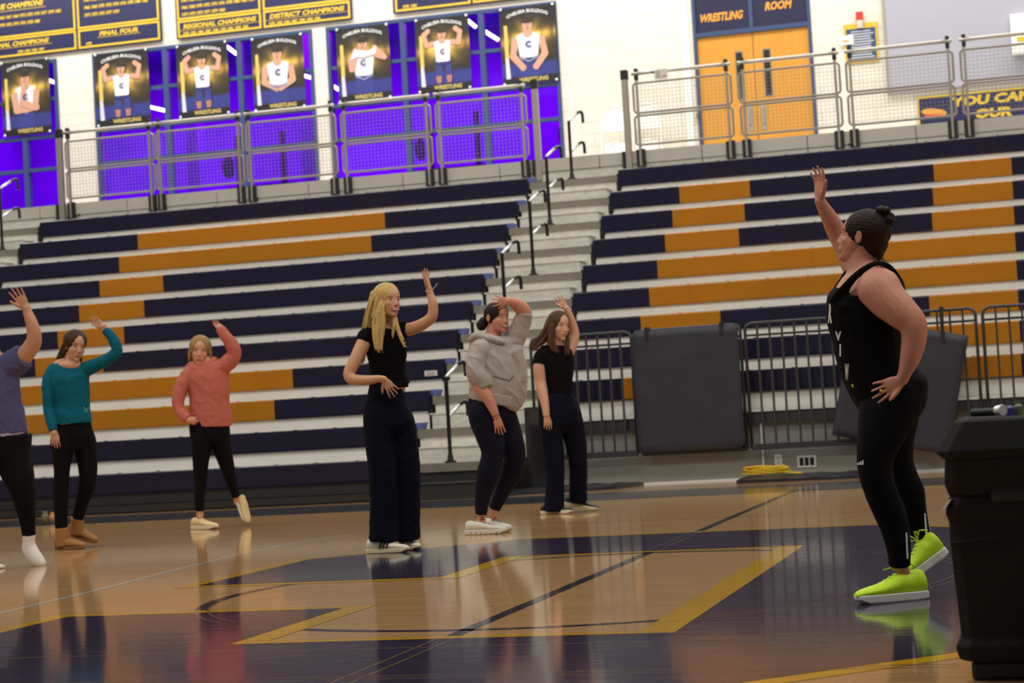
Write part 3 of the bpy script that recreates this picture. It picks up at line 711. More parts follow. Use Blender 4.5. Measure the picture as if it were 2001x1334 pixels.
# white folding chairs leaning on the wall
def chair(x, y, label, lean=.10):
    r = empty('folding_chair', (x, y, ZM), label, 'chair', 'white folding chairs leaning on the back wall')
    def T(u, v, w_=0): return Vector((x+u, y+w_+v*lean, ZM+v))
    q = MB(); q.tube([T(-.22, 0), T(-.22, .95), T(-.17, 1.12), T(-.08, 1.20), T(0, 1.22), T(.08, 1.20), T(.17, 1.12), T(.22, .95), T(.22, 0)], .013, 0, 8, sub=2); q.build('frame', [M['white']], r, smooth=True)
    q = MB(); n = 9
    rs = []
    for k in range(n+1):
        a = PI*k/n; rs.append([T(.20*math.cos(a), .95+.23*math.sin(a), -.01), T(.20*math.cos(a), .95+.23*math.sin(a), .01)])
    q.poly([p[0] for p in rs]); q.poly([p[1] for p in rs]); q.prism([T(-.2, .82, -.01), T(.2, .82, -.01), T(.2, .95, -.01), T(-.2, .95, -.01)], (0, .02, 0)); q.build('backrest', [M['white']], r)
    q = MB(); q.prism([T(-.19, .22, -.05), T(.19, .22, -.05), T(.17, .62, -.05), T(-.17, .62, -.05)], (0, .03, 0)); q.build('seat', [M['white']], r, bevel=.01)
    for sg in (-1, 1):
        q = MB(); q.tube([T(sg*.20, 0, -.10), T(sg*.17, .45, -.06), T(sg*.06, .62, -.05), T(0, .64, -.05)], .012, 0, 8, sub=2); q.build('leg', [M['white']], r, smooth=True)
    return r
chair(-6.20, 29.60, 'white folding chair leaning on the wall left of the corner post')
chair(-5.70, 29.62, 'white folding chair leaning on the wall behind the mesh railing')

# ================================================================== FENCE, MATS, FLOOR THINGS
def fence_panel(x0, x1, label, gap=0):
    r = empty('barrier_fence', ((x0+x1)/2, 20.48, .32), label, 'fence', 'black bar fence panels in front of the right bleachers')
    z0, z1 = .33, 1.65; y = 20.48; c = .07
    q = MB(); q.tube([(x0, y, z0), (x0, y, z1-c), (x0+c*.3, y, z1-c*.3), (x0+c, y, z1), (x1-c, y, z1), (x1-c*.3, y, z1-c*.3), (x1, y, z1-c), (x1, y, z0)], .017, 0, 8); q.build('frame', [M['fence']], r, smooth=True)
    q = MB(); q.box(x0, x1, y-.016, y+.016, z0-.02, z0+.045); q.build('bottom_rail', [M['fence']], r)
    q = MB(); q.box(x0, x1, y-.012, y+.012, z1-.14, z1-.115); q.build('middle_rail', [M['fence']], r)
    n = round((x1-x0)/.128)
    for k in range(1, n):
        xx = x0+(x1-x0)*k/n; q = MB(); q.box(xx-.011, xx+.011, y-.010, y+.010, z0, z1); q.build('bar', [M['fence']], r)
    for sx in (x0+.12, x1-.12):
        q = MB(); q.box(sx-.02, sx+.02, y, 20.56, .62, .70); q.build('mount', [M['black']], r)
for a, b, lb in ((-5.36, -4.24, 'leftmost black fence panel beside the dancer in black'), (-4.19, -3.06, 'black fence panel mostly hidden by the square grey mat'),
        (-3.01, -1.84, 'black fence panel in full view between the two hanging mats'), (-1.79, -.63, 'black fence panel behind the instructor and the tilted mat'), (-.56, .62, 'rightmost black fence panel at the picture edge')):
    fence_panel(a, b, lb)
def pad_mesh(W, H, th, wob, seed):
    q = MB(); nx, nz = 28, 30; 
    for side in (-1, 1):
        vs = []
        for j in range(nz+1):
            for i in range(nx+1):
                u, v = i/nx, j/nz; e = min(u, 1-u, v, 1-v); rnd = th/2*math.sqrt(max(0, 1-max(0, 1-e/.03)**2)) if e < .03 else th/2
                h = rnd*1.0 + wob*(noise.noise(Vector((u*5+seed, v*6, side)))+.6*noise.noise(Vector((u*9+3*v, v*2.2, seed))))*min(1, e/.08)
                vs.append((u*W-W/2, side*h, v*H-H/2))
        fs = []
        for j in range(nz):
            for i in range(nx): a = j*(nx+1)+i; fs.append((a, a+1, a+nx+2, a+nx+1) if side < 0 else (a, a+nx+1, a+nx+2, a+1))
        q.add(vs, fs, 0)
    return q
def hanging_mat(cx, cz, W, H, tilt, y, label, straps):
    r = empty('hanging_mat', (cx, y, cz-H/2), label, 'gym mat', 'dark gym mats hung on the fence')
    q = pad_mesh(W, H, .06, .006, cx); R_ = Matrix.Rotation(tilt, 3, 'Y')
    q.v = [tuple(R_ @ Vector(v) + Vector((cx, y, cz))) for v in q.v]; q.build('pad', [M['pad']], r, smooth=True)
    for s in straps:
        p = R_ @ Vector((s*W, 0, H/2)) + Vector((cx, y, cz)); q = MB(); q.box(p.x-.02, p.x+.02, y-.035, y-.028, p.z-.12, 1.68); q.box(p.x-.02, p.x+.02, y-.03, 20.51, 1.672, 1.68); q.build('strap', [M['black']], r)
hanging_mat(-3.645, 1.0, 1.15, 1.31, 0, 20.40, 'square dark grey gym mat hung straight on the fence', (-.35, .35))
hanging_mat(-1.43, .90, 1.20, 1.24, math.radians(13.0), 20.37, 'tilted dark grey gym mat hanging crooked on the fence behind the instructor', (.28,))
# white pole, outlets on the grey panel
q = MB(); q.tube([(-2.915, 20.585, 0), (-2.915, 20.585, .60)], .013, 0, 10); tag(q.build('conduit_pole', [M['white']]), 'thin white vertical pipe on the grey panel beside the yellow cord', 'pipe')
r = empty('wall_outlet', (-2.76, 20.615, .17), 'small white wall outlet right of the white pipe', 'outlet'); q = MB(); q.box(-2.80, -2.72, 20.605, 20.62, .12, .25, 0, bev=.003); q.build('plate', [M['white']], r)
q = MB(); q.box(-2.775, -2.745, 20.60, 20.606, .15, .18); q.box(-2.775, -2.745, 20.60, 20.606, .195, .225); q.build('socket', [M['mezz']], r)
r = empty('outlet_panel', (-2.46, 20.615, .10), 'white framed triple socket panel low on the grey wall', 'outlet'); q = MB(); q.box(-2.56, -2.36, 20.605, 20.62, .10, .225, 0, bev=.003); q.build('plate', [M['white']], r)
for k in range(3): q = MB(); q.box(-2.535+k*.055, -2.495+k*.055, 20.60, 20.606, .12, .205); q.build('socket', [M['cart_dark']], r)
# folded dark mat with a yellow cord on it
def floor_pad(pts, h, name, label, cat):
    q = MB(); n = 40; rs = []
    P4 = [Vector(p) for p in pts]
    bm = []
    nx, ny = 40, 10; top = []
    for j in range(ny+1):
        for i in range(nx+1):
            u, v = i/nx, j/ny; p = P4[0].lerp(P4[1], u).lerp(P4[3].lerp(P4[2], u), v); e = min(u*4, (1-u)*4, v, 1-v)
            z = h*(.55+.45*min(1, e*5)) + .012*noise.noise(Vector((u*9, v*4, h*50)))
            top.append((p.x, p.y, z))
    fs = [(j*(nx+1)+i, j*(nx+1)+i+1, (j+1)*(nx+1)+i+1, (j+1)*(nx+1)+i) for j in range(ny) for i in range(nx)]
    q.add(top, fs, 0)
    border = [i for i in range(nx+1)]+[j*(nx+1)+nx for j in range(1, ny+1)]+[ny*(nx+1)+i for i in range(nx-1, -1, -1)]+[j*(nx+1) for j in range(ny-1, 0, -1)]
    bp = [top[i] for i in border]; o = len(q.v); q.v += [(p[0], p[1], .001) for p in bp]; q.c += [None]*len(bp)
    for k in range(len(bp)): k2 = (k+1) % len(bp); q.f.append((border[k], o+k, o+k2, border[k2])); q.m.append(0)
    q.f.append(tuple(o+k for k in range(len(bp)))); q.m.append(0)
    return tag(q.build(name, [M['floor_mat']], smooth=False), label, cat)
floor_pad([(-3.08, 19.72, 0), (-1.75, 19.62, 0), (-1.70, 20.45, 0), (-3.12, 20.45, 0)], .055, 'folded_mat', 'folded shiny dark mat on the floor carrying the yellow cord', 'mat')
floor_pad([(-5.75, 19.25, 0), (-4.35, 19.75, 0), (-4.2, 20.5, 0), (-5.2, 20.5, 0)], .05, 'floor_mat', 'flat black mat on the floor behind the dancer in black', 'mat')
q = MB(); pts = []
random.seed(3)
for k in range(70):
    a = k*.62; rr = .13+.10*random.random(); pts.append((-2.80+.24*math.cos(a)*(.6+rr*1.6)+.02*math.sin(k), 19.95+.11*math.sin(a)*(.7+rr), .072+.0019*k*.6+.012*random.random()))
q.tube(pts, .009, 0, 6, sub=4); q.tube([(-2.62, 19.9, .09), (-2.50, 19.86, .075), (-2.42, 19.88, .072), (-2.52, 19.98, .075)], .009, 0, 6, sub=5)
tag(q.build('extension_cord', [M['cord']], smooth=True), 'coiled yellow extension cord lying on the folded dark mat', 'cord')

# things by the skirt at the far left
def bottle(x, y, h, label, c1, c2):
    r = empty('drink_bottle', (x, y, 0), label, 'bottle')
    q = MB(); q.tube([(x, y, 0), (x, y, h*.7), (x, y, h*.8)], [.036, .036, .025], 0, 14); q.build('body', [c1], r, smooth=True)
    q = MB(); q.tube([(x, y, h*.8), (x, y, h)], .026, 0, 12); q.build('cap', [c2], r)
A = at(89, 1024, z=0); bottle(A.x, A.y, .13, 'squat olive drink bottle on the floor left of the teal dancer', mat('olive', rgb(120, 108, 64), .4), M['nosing'])
A = at(104, 1022, z=0); bottle(A.x, A.y, .11, 'small pinkish bottle beside the olive one near the teal dancer', mat('pinkish', rgb(190, 150, 120), .4), M['orange_text'])

# ================================================================== BLACK WHEELED CART
cx0, cx1, cy0, cy1 = -.285, .50, 5.62, 6.15
r = empty('wheeled_cart', (.1, 5.9, 0), 'black moulded wheeled equipment cart cut off by the right edge', 'cart')
q = MB()
def ringb(x0, x1, y0, y1, z, b=.03): return [(x0+b, y0, z), (x1-b, y0, z), (x1, y0+b, z), (x1, y1-b, z), (x1-b, y1, z), (x0+b, y1, z), (x0, y1-b, z), (x0, y0+b, z)]
q.rings([ringb(-.262, .47, 5.66, 6.12, .055), ringb(-.282, .49, 5.635, 6.14, .065, .035), ringb(-.290, .49, 5.628, 6.14, .10, .035), ringb(-.272, .49, 5.64, 6.13, .125), ringb(-.285, .49, 5.62, 6.15, .38), ringb(-.285, .49, 5.62, 6.15, .455),
         ringb(-.292, .5, 5.612, 6.16, .475), ringb(-.290, .5, 5.612, 6.16, .50), ringb(-.280, .49, 5.622, 6.14, .525)]); q.build('body', [M['cart']], r, bevel=.006)
q = MB(); q.rings([ringb(-.280, .49, 5.625, 6.14, .525), ringb(-.290, .5, 5.612, 6.15, .56), ringb(-.285, .5, 5.605, 6.15, .632)]); q.build('upper_tray', [M['cart']], r, bevel=.006)
q = MB(); q.rings([ringb(-.285, .5, 5.60, 6.16, .630, .03), ringb(-.308, .52, 5.585, 6.18, .652, .035), ringb(-.255, .50, 5.62, 6.15, .735, .03), ringb(-.24, .49, 5.64, 6.13, .742, .03)]); q.build('lid', [M['cart']], r, bevel=.004)
q = MB(); q.box(-.17, .02, 5.612, 5.63, .50, .545, 0, bev=.012); q.build('handle_recess', [M['cart_dark']], r)
q = MB(); q.prism([(-.304, 5.62, .483), (-.29, 5.62, .495), (-.272, 5.62, .520), (-.285, 5.62, .515)], (0, .02, 0)); q.build('latch', [M['chrome']], r)
q = MB(); q.tube([(-.28, 5.622, .395), (-.1, 5.621, .41), (.2, 5.621, .41), (.5, 5.622, .40)], .006, 0, 6, sub=3); q.build('moulded_rib', [M['cart']], r)
q = MB(); q.tube([(.02, 5.58, .115), (.02, 5.64, .115)], .115, 0, 36); q.build('wheel', [M['cart_dark']], r)
q = MB(); q.tube([(.02, 5.57, .115), (.02, 5.585, .115)], .045, 0, 20); q.build('wheel_hub', [M['cart']], r)
q = MB(); q.box(-.25, -.05, 5.68, 6.0, 0, .055, 0, bev=.01); q.build('foot', [M['cart_dark']], r)
# handheld light and bottle tops lying on the cart
A = at(1951, 812, Y=5.75); r = empty('flashlight', (A.x, 5.75, .742), 'small black flashlight with a chrome lens lying on the black cart', 'flashlight')
q = MB(); q.tube([(A.x-.075, 5.80, .757), (A.x+.0, 5.765, .757)], .012, 0, 12); q.build('barrel', [M['black']], r)
q = MB(); q.tube([(A.x-.005, 5.768, .760), (A.x+.012, 5.755, .760), (A.x+.014, 5.753, .760)], [.014, .017, .016], 0, 16); q.build('lens_head', [M['chrome']], r)
q = MB(); q.tube([(A.x+.03, 5.84, .742), (A.x+.03, 5.84, .765), (A.x+.03, 5.84, .772)], [.015, .015, .009], 0, 14); tag(q.build('small_jar', [mat('purple', rgb(70, 50, 140), .3)]), 'tiny purple capped jar behind the flashlight on the cart', 'jar')
q = MB(); q.tube([(A.x+.055, 5.86, .742), (A.x+.055, 5.86, .768), (A.x+.055, 5.86, .775), (A.x+.055, 5.86, .785)], [.013, .013, .006, .006], 0, 14); tag(q.build('small_bottle', [mat('greenish', rgb(96, 116, 88), .3)]), 'tiny green glass bottle on the cart beside the purple jar', 'bottle')
# ================================================================== PEOPLE
def skin_mat(name, c, var=.05):
    return mat(name, c, .5, var=var, vscale=14, sss=.08, bump=.08, bscale=300)
def hair_mat(name, c):
    return mat(name, c, .5, var=.28, vscale=50, bump=.6, bscale=160, stretch=(1, 1, .12), spec=.15)
def cloth_mat(name, c, rough=.85, b=.25):
    return mat(name, c, rough, var=.05, vscale=10, bump=b, bscale=220, spec=.12)

def remesh(q, name, mats, parent, vox, smooth_it=2, folds=0.0, fscale=14.0, seed=0.0, fstretch=(1, 1, 1)):
    me = bpy.data.meshes.new('tmp'); me.from_pydata(q.v, [], q.f)
    bm = bmesh.new(); bm.from_mesh(me); bmesh.ops.recalc_face_normals(bm, faces=bm.faces); bm.to_mesh(me); bm.free()
    o = bpy.data.objects.new('tmp', me); col.objects.link(o)
    md = o.modifiers.new('r', 'REMESH'); md.mode = 'VOXEL'; md.voxel_size = vox; md.use_smooth_shade = True
    if smooth_it: sm = o.modifiers.new('s', 'SMOOTH'); sm.iterations = smooth_it; sm.factor = .5
    dg = bpy.context.evaluated_depsgraph_get(); out = bpy.data.meshes.new_from_object(o.evaluated_get(dg))
    bpy.data.objects.remove(o); bpy.data.meshes.remove(me)
    out.name = name
    if folds:
        n = len(out.vertices); co = np.empty(n*3, dtype=np.float32); out.vertices.foreach_get('co', co); co = co.reshape(-1, 3)
        no = np.empty(n*3, dtype=np.float32); out.vertices.foreach_get('normal', no); no = no.reshape(-1, 3)
        h = np.array([noise.noise(Vector((float(c[0])*fscale*fstretch[0]+seed, float(c[1])*fscale*fstretch[1], float(c[2])*fscale*fstretch[2]))) + .5*abs(noise.noise(Vector((float(c[0])*fscale*2.1+float(c[2])*9, float(c[1])*fscale*2, float(c[2])*fscale*1.3+seed)))) + 2.7*max(0., .22-abs(noise.noise(Vector((float(c[0])*fscale*.9+float(c[2])*7, float(c[1])*fscale*.9+seed, float(c[2])*fscale*.55-float(c[0])*4))))) for c in co], dtype=np.float32)
        co += no*h[:, None]*folds; out.vertices.foreach_set('co', co.ravel())
    out.materials.clear()
    for mm in (mats if isinstance(mats, (list, tuple)) else [mats]): out.materials.append(mm)
    out.polygons.foreach_set('use_smooth', [True]*len(out.polygons)); out.update()
    o = bpy.data.objects.new(name, out); col.objects.link(o)
    if parent is not None: attach(o, parent)
    return o

class Fig:
    """one person: pixel positions are turned into points at the depth where the person stands"""
    def __init__(s, base, H=1.0, vox=.004):
        s.B = at(*base, z=0); s.D = (s.B-CP).dot(CF); s.s = s.D/FPX; s.k = H; s.vox = vox
        s.body = MB()
    def P(s, x, y, dd=0.0):
        return CP + (CF + CR*((x-1000.5)/FPX) - CU*((y-667)/FPX))*(s.D+dd)
    def loft(s, q, pts, grow=1.0, add=0.0, n=20, sub=5, cap=True, sq=1.0):
        """pts: (px, py, depth offset m, half width px, half depth px)"""
        P_ = [s.P(p[0], p[1], p[2]) for p in pts]; Wd = [p[3]*s.s*grow+add for p in pts]; Dp = [(p[4] if len(p) > 4 else p[3])*s.s*grow+add for p in pts]
        full = [Vector((Wd[i], Dp[i], 0)) for i in range(len(pts))]
        P2 = smooth_path(P_, sub); R2 = smooth_path(full, sub); rs = []
        for i, p in enumerate(P2):
            t = (P2[min(i+1, len(P2)-1)]-P2[max(i-1, 0)]).normalized()
            w_ = CF.cross(t)
            if w_.length < .15: w_ = CR.copy()
            w_ = (w_-t*w_.dot(t)).normalized(); d = t.cross(w_)
            rs.append([p + w_*(math.cos(2*PI*k/n)*max(R2[i].x, .002)) + d*(math.sin(2*PI*k/n)*max(R2[i].y, .002)) for k in range(n)])
        if cap:  # rounded ends
            def capr(r, c, dirv):
                rad = (r[0]-c).length; out = []
                for a in (.45, .8): out.append([c+(v-c)*math.cos(a*PI/2*1.0)+dirv*rad*.6*math.sin(a*PI/2) for v in r])
                return out
            d0 = (P2[0]-P2[1]).normalized(); d1 = (P2[-1]-P2[-2]).normalized()
            rs = capr(rs[0], P2[0], d0)[::-1]+rs+capr(rs[-1], P2[-1], d1)
        q.rings(rs, 0)
    def skin(s, pts, **k): s.loft(s.body, pts, **k)
    def blob(s, q, x, y, dd, rx, ry, rz):
        q.ell(s.P(x, y, dd), [CR*(rx*s.s), CF*(rz*s.s), CU*(ry*s.s)], n=16, k=10)
    def hand(s, wr, tip, thumb, dd0=0.0, ddt=0.0, size=1.0, curl=.12, spread=1.0, palm=-1, thumb_out=1.0, tdd=0.0):
        """wr, tip, thumb: pixel points of wrist, middle fingertip direction, and thumb side"""
        W = s.P(wr[0], wr[1], dd0); T = s.P(tip[0], tip[1], ddt); d = (T-W).normalized()
        sd = s.P(thumb[0], thumb[1], dd0+tdd)-W; sd = (sd-d*sd.dot(d)).normalized(); nn = d.cross(sd)*palm
        k = size*s.k; q = s.body
        rs = []
        for (l, w_, t_) in ((-.012, .022, .018), (.0, .024, .017), (.02, .030, .016), (.04, .037, .0145), (.062, .040, .013), (.080, .038, .011), (.086, .034, .008)):
            c = W+d*l*k; rs.append([c+sd*math.cos(a)*w_*k+nn*math.sin(a)*t_*k for a in np.linspace(0, 2*PI, 17)[:-1]])
        q.rings(rs, 0)
        for j, (off, ln, an) in enumerate(((.031, .078, .15), (.0105, .088, .03), (-.0105, .081, -.08), (-.0305, .064, -.22))):
            p = W+d*(.076-abs(off)*.15)*k+sd*off*k; dr = (d*math.cos(an*spread)+sd*math.sin(an*spread)).normalized(); pts = [p-dr*.012*k, p]
            cc = curl*(1+.25*j)
            for seg, fr in enumerate((.42, .32, .26)):
                dr = (dr*math.cos(cc)+nn*math.sin(cc)).normalized(); p = p+dr*ln*fr*k; pts.append(p)
            q.tube(pts, [.0082*k, .0080*k, .0076*k, .0070*k, .0056*k], 0, 10)
            q.ell(pts[-1], [Vector((.0058*k, 0, 0)), Vector((0, .0058*k, 0)), Vector((0, 0, .0058*k))], n=8, k=6)
        p = W+d*.022*k+sd*.022*k; dr = (d*.75+sd*.75*thumb_out+nn*.25).normalized(); pts = [p-dr*.01*k, p]
        for fr, cv in ((.032, -.1), (.030, .25), (.026, .25)):
            dr = (dr*math.cos(cv)+d*math.sin(cv)).normalized(); p = p+dr*fr*k; pts.append(p)
        q.tube(pts, [.013*k, .0135*k, .0115*k, .0098*k, .0068*k], 0, 10)
    def frame(s, c, Hpx, yaw, pitch, roll, dd=0.0):
        s.hc = s.P(c[0], c[1], dd); s.hk = Hpx*s.s/.225
        yaw, pitch, roll = map(math.radians, (yaw, pitch, roll))
        up = CU*math.cos(roll)+CR*math.sin(roll); rt = CR*math.cos(roll)-CU*math.sin(roll)
        f = (-CF*math.cos(yaw)+rt*math.sin(yaw)); f = f.normalized(); side = up.cross(f).normalized()
        f2 = f*math.cos(pitch)+up*math.sin(pitch); u2 = up*math.cos(pitch)-f*math.sin(pitch)
        s.hf, s.hu, s.hr = f2, u2, side
    def L(s, r, f, u): return s.hc + (s.hr*r+s.hf*f+s.hu*u)*s.hk
    def E(s, q, c, rad, mi=0, n=18, k=12):
        q.ell(s.L(*c), [s.hr*rad[0]*s.hk, s.hf*rad[1]*s.hk, s.hu*rad[2]*s.hk], mi, n=n, k=k)
    def T(s, q, pts, r, mi=0, n=8, sub=3): q.tube([s.L(*p) for p in pts], r if not isinstance(r, (list, tuple)) else r, mi, n, sub=sub)
    def head(s, wide=1.0, ears=True):
        q = s.body; ew = .008 if ears else -.004
        for c, r in (((0, -.008, .028), (.074*wide, .094, .086)), ((0, .028, -.026), (.060*wide, .060, .074)), ((0, .030, -.068), (.050*wide, .048, .038)),
                ((0, .068, -.092), (.021, .020, .018)), ((0, .057, .022), (.050, .024, .015)), ((.034, .052, -.024), (.022, .024, .024)), ((-.034, .052, -.024), (.022, .024, .024)),
                ((0, .078, -.060), (.027, .016, .018)), (((.071+ew)*wide, -.006, -.006), (.0055, .015, .027)), ((-(.071+ew)*wide, -.006, -.006), (.0055, .015, .027)), ((.0095, .090, -.034), (.0065, .008, .006)), ((-.0095, .090, -.034), (.0065, .008, .006)),
                ((0, -.02, -.05), (.045, .05, .05))):
            s.E(q, c, r)
        rs = [s.hk*x for x in (.007, .0072, .0080, .0098, .008)]
        q.tube([s.L(0, .076, .020), s.L(0, .083, .004), s.L(0, .091, -.012), s.L(0, .098, -.028), s.L(0, .092, -.035)], rs, 0, 10)
        # blunt ear rims
        for sg in ((-1, 1) if ears else ()): q.tube([s.L(sg*.080*wide, -.010, -.030), s.L(sg*.085*wide, -.020, -.006), s.L(sg*.086*wide, -.012, .018), s.L(sg*.082*wide, .004, .014)], .0042*s.hk, 0, 8, sub=3)
    def face(s, root, iris, brow, lip, smile=False, closed=False, lash=None):
        for sg in (-1, 1):
            q = MB(); s.E(q, (sg*.0300, .0672, .003), (.0142, .0090, .0060 if not closed else .002), 0); s.E(q, (sg*.0300+.001, .0740, .0035), (.0060, .0030, .0058), 1, 12, 8)
            q.tube([s.L(sg*.0165, .0735, .0040), s.L(sg*.024, .0760, .0090), s.L(sg*.034, .0745, .0090), s.L(sg*.0440, .0660, .0035)], .0016*s.hk, 2, 6, sub=3)
            q.build('eye', [M['eye_white'], iris, lash or M['lash']], root, smooth=True)
            q = MB(); q.tube([s.L(sg*.013, .0800, .020), s.L(sg*.028, .0770, .0255), s.L(sg*.045, .0670, .022)], [.0024*s.hk]*13, 0, 6, sub=6); q.build('eyebrow', [brow], root, smooth=True)
        q = MB()
        if smile:
            s.E(q, (0, .0915, -.0600), (.0225, .0060, .0062), 1); s.E(q, (0, .0900, -.0655), (.018, .0060, .0045), 2)
            q.tube([s.L(-.029, .080, -.0525), s.L(-.014, .0945, -.0545), s.L(0, .0985, -.0535), s.L(.014, .0945, -.0545), s.L(.029, .080, -.0525)], .0022*s.hk, 0, 8, sub=4)
            q.tube([s.L(-.029, .080, -.0525), s.L(-.016, .0920, -.0680), s.L(0, .0965, -.0720), s.L(.016, .0920, -.0680), s.L(.029, .080, -.0525)], .0028*s.hk, 0, 8, sub=4)
        else:
            q.tube([s.L(-.021, .083, -.0590), s.L(-.010, .0940, -.0560), s.L(0, .0950, -.0575), s.L(.010, .0940, -.0560), s.L(.021, .083, -.0590)], .0028*s.hk, 0, 8, sub=4)
            q.tube([s.L(-.020, .083, -.0600), s.L(-.010, .0925, -.0635), s.L(0, .0940, -.0645), s.L(.010, .0925, -.0635), s.L(.020, .083, -.0600)], .0034*s.hk, 0, 8, sub=4)
        q.build('mouth', [lip, M['teeth'], M['mouth_dark']], root, smooth=True)
    def capstrands(s, q, mode, c=(0, -.018, .036), r=(.085, .100, .090), th=.0019):
        n = 30
        for k in range(n):
            pts = []
            if mode == 'down':
                fpos = .42-1.3*k/(n-1)
                for sg in (-1, 1):
                    pts = []
                    for j in range(8):
                        a = .06+1.75*j/7; rr = math.sqrt(max(.02, 1-(fpos*(1-.25*j/7))**2)); pts.append(s.L(c[0]+sg*r[0]*math.sin(a)*rr*1.01, c[1]+r[1]*fpos*(1-.25*j/7), c[2]+r[2]*math.cos(a)*rr*1.01))
                    q.tube(pts, th*s.hk, 0, 6, sub=2)
            else:
                ph = PI*(k/(n-1)-.5)*1.5
                for j in range(9):
                    a = -.25+2.2*j/8; pts.append(s.L(c[0]+r[0]*math.sin(ph)*math.cos(a-.8)*1.01, c[1]-r[1]*math.sin(a-.8)*1.01, c[2]+r[2]*math.cos(ph)*math.cos(a-.8)*1.01))
                q.tube(pts, th*s.hk, 0, 6, sub=2)
    def lock(s, q, pts, n=14, r=1.5, seed=1, wave=.5):
        """a lock of hair: many thin tapering strands around a guide (px, py, depth, half width px, half depth px)"""
        rnd = random.Random(seed)
        _v = smooth_path([Vector((p[0], p[1], p[2])) for p in pts], 3); _w = smooth_path([Vector((p[3], p[4] if len(p) > 4 else p[3], 0)) for p in pts], 3)
        pts = [(a_.x, a_.y, a_.z, b_.x, b_.y) for a_, b_ in zip(_v, _w)]
        for k in range(n):
            a = rnd.uniform(0, 2*PI); rr = math.sqrt(rnd.random()); e = rnd.uniform(.78, 1.0); ph = rnd.uniform(0, 6); out = []
            for i, p in enumerate(pts):
                t = i/(len(pts)-1)
                if t > e: break
                w_ = p[3]; d_ = p[4] if len(p) > 4 else p[3]
                out.append(s.P(p[0]+math.cos(a)*rr*w_+math.sin(ph+t*5)*wave, p[1], p[2]+math.sin(a)*rr*d_*s.s))
            if len(out) < 2: continue
            m = (len(out)-1)*3+1
            q.tube(out, [r*s.s*(1.0-.5*(j/(m-1))**2) for j in range(m)], 0, 6, sub=3)
    def cap(s, q, c=(0, -.018, .036), r=(.085, .100, .090)): s.E(q, c, r, 0, 24, 16)
    def root(s, label): s.r = empty('person', (s.B.x, s.B.y, 0), label, 'person'); return s.r
    def finish_body(s, skinm):
        return remesh(s.body, 'body', skinm, s.r, s.vox, 2)
    def shoe(s, heel, toe, dh, dt, wd, ht, mu, ms, stripe=None, kind='sneaker', sole_t=.028, up=None, laces=None, flat=True):
        A = s.P(heel[0], heel[1], dh); B_ = s.P(toe[0], toe[1], dt)
        if flat: A.z = 0; B_.z = 0
        B_.z = max(B_.z, 0.003); f = B_-A; Ln = f.length; f.normalize()
        u = (up or Vector((0, 0, 1))); u = (u-f*u.dot(f)).normalized(); sdv = f.cross(u)
        pro = ((-.0, .40, .50), (.03, .62, .80), (.12, .76, .90), (.24, .80, .80), (.36, .84, .84), (.50, .94, .64), (.66, 1.0, .46), (.80, .95, .36), (.92, .74, .27), (1.0, .36, .14))
        if kind == 'boot': pro = ((.0, .55, .9), (.05, .80, 1.0), (.20, .92, 1.0), (.38, .92, .85), (.50, .98, .62), (.66, 1.0, .54), (.82, .95, .46), (.94, .75, .36), (1.0, .40, .2))
        if kind == 'sock': pro = ((.0, .40, .5), (.05, .62, .8), (.18, .72, 1.0), (.34, .72, .9), (.50, .80, .62), (.66, .95, .48), (.80, 1.0, .38), (.93, .86, .28), (1.0, .5, .16))
        q = MB(); rs = []; n = 18; b0 = sole_t if kind != 'sock' else 0
        for t, w_, h in pro:
            c = A+f*(Ln*t)+u*b0; W_ = wd/2*w_; Hh = ht*h
            ring = []
            for k in range(n):
                a = 2*PI*k/n; x = math.cos(a); z = math.sin(a)
                zz = (z*.5+.5); xx = x*(1-.35*max(0, z)**2) if z > 0 else x
                ring.append(c+sdv*W_*math.copysign(abs(xx)**.8, xx)+u*Hh*zz)
            rs.append(ring)
        q.rings(smooth_rings(rs, 3), 0)
        sh = q.build('sock' if kind == 'sock' else ('boot' if kind == 'boot' else 'shoe'), [mu], s.r, smooth=True)
        if kind != 'sock':
            q = MB(); top = []; 
            out = [(-.02, .0), (-.015, .45), (.06, .80), (.2, .92), (.4, .92), (.58, 1.03), (.74, 1.05), (.88, .92), (.97, .62), (1.015, .0)]
            ol = [(t, w_) for t, w_ in out]+[(t, -w_) for t, w_ in out[-2:0:-1]]
            lv = []
            for zz, gr in ((0, .93), (.25, 1.0), (1.15, 1.0), (1.3, .96)):
                lv.append([A+f*(Ln*((t-.5)*gr+.5))+sdv*(wd/2*w_*gr)+u*(sole_t*zz + (.012 if t > .9 and kind == 'sneaker' and zz < .3 else 0)) for t, w_ in ol])
            q.rings(lv, 0); q.build('sole', [ms], sh, smooth=False, bevel=.004)
        if stripe:
            sgn = 1 if sdv.dot(-CF) > 0 else -1
            for j in range(3):
                t = .36+.085*j; q = MB(); W_ = wd/2*.95
                p0 = A+f*(Ln*t)+u*(b0+ht*.12)+sdv*sgn*(W_*1.02); p1 = A+f*(Ln*(t+.05))+u*(b0+ht*.62)+sdv*sgn*(W_*.80)
                q.prism([p0-f*.006, p0+f*.006, p1+f*.006, p1-f*.006], sdv*sgn*.004); q.build('stripe', [stripe], sh)
        if laces:
            q = MB()
            for j in range(5):
                t = .36+.07*j; hh = b0+ht*(.85-.098*j); c = A+f*(Ln*t)+u*hh
                q.tube([c-sdv*wd*.17-u*.004, c+u*.003, c+sdv*wd*.17-u*.004], .003, 0, 6, sub=3)
            c = A+f*(Ln*.35)+u*(b0+ht*.86)
            for dx, dz in ((.02, .03), (-.03, .035), (.035, .012), (-.01, .04)): q.tube([c, c+f*dx*.6+u*dz+sdv*dx*.8, c+f*dx*1.6+u*dz*.5+sdv*dx], .0032, 0, 6, sub=3)
            q.build('laces', [laces], sh)
        return sh

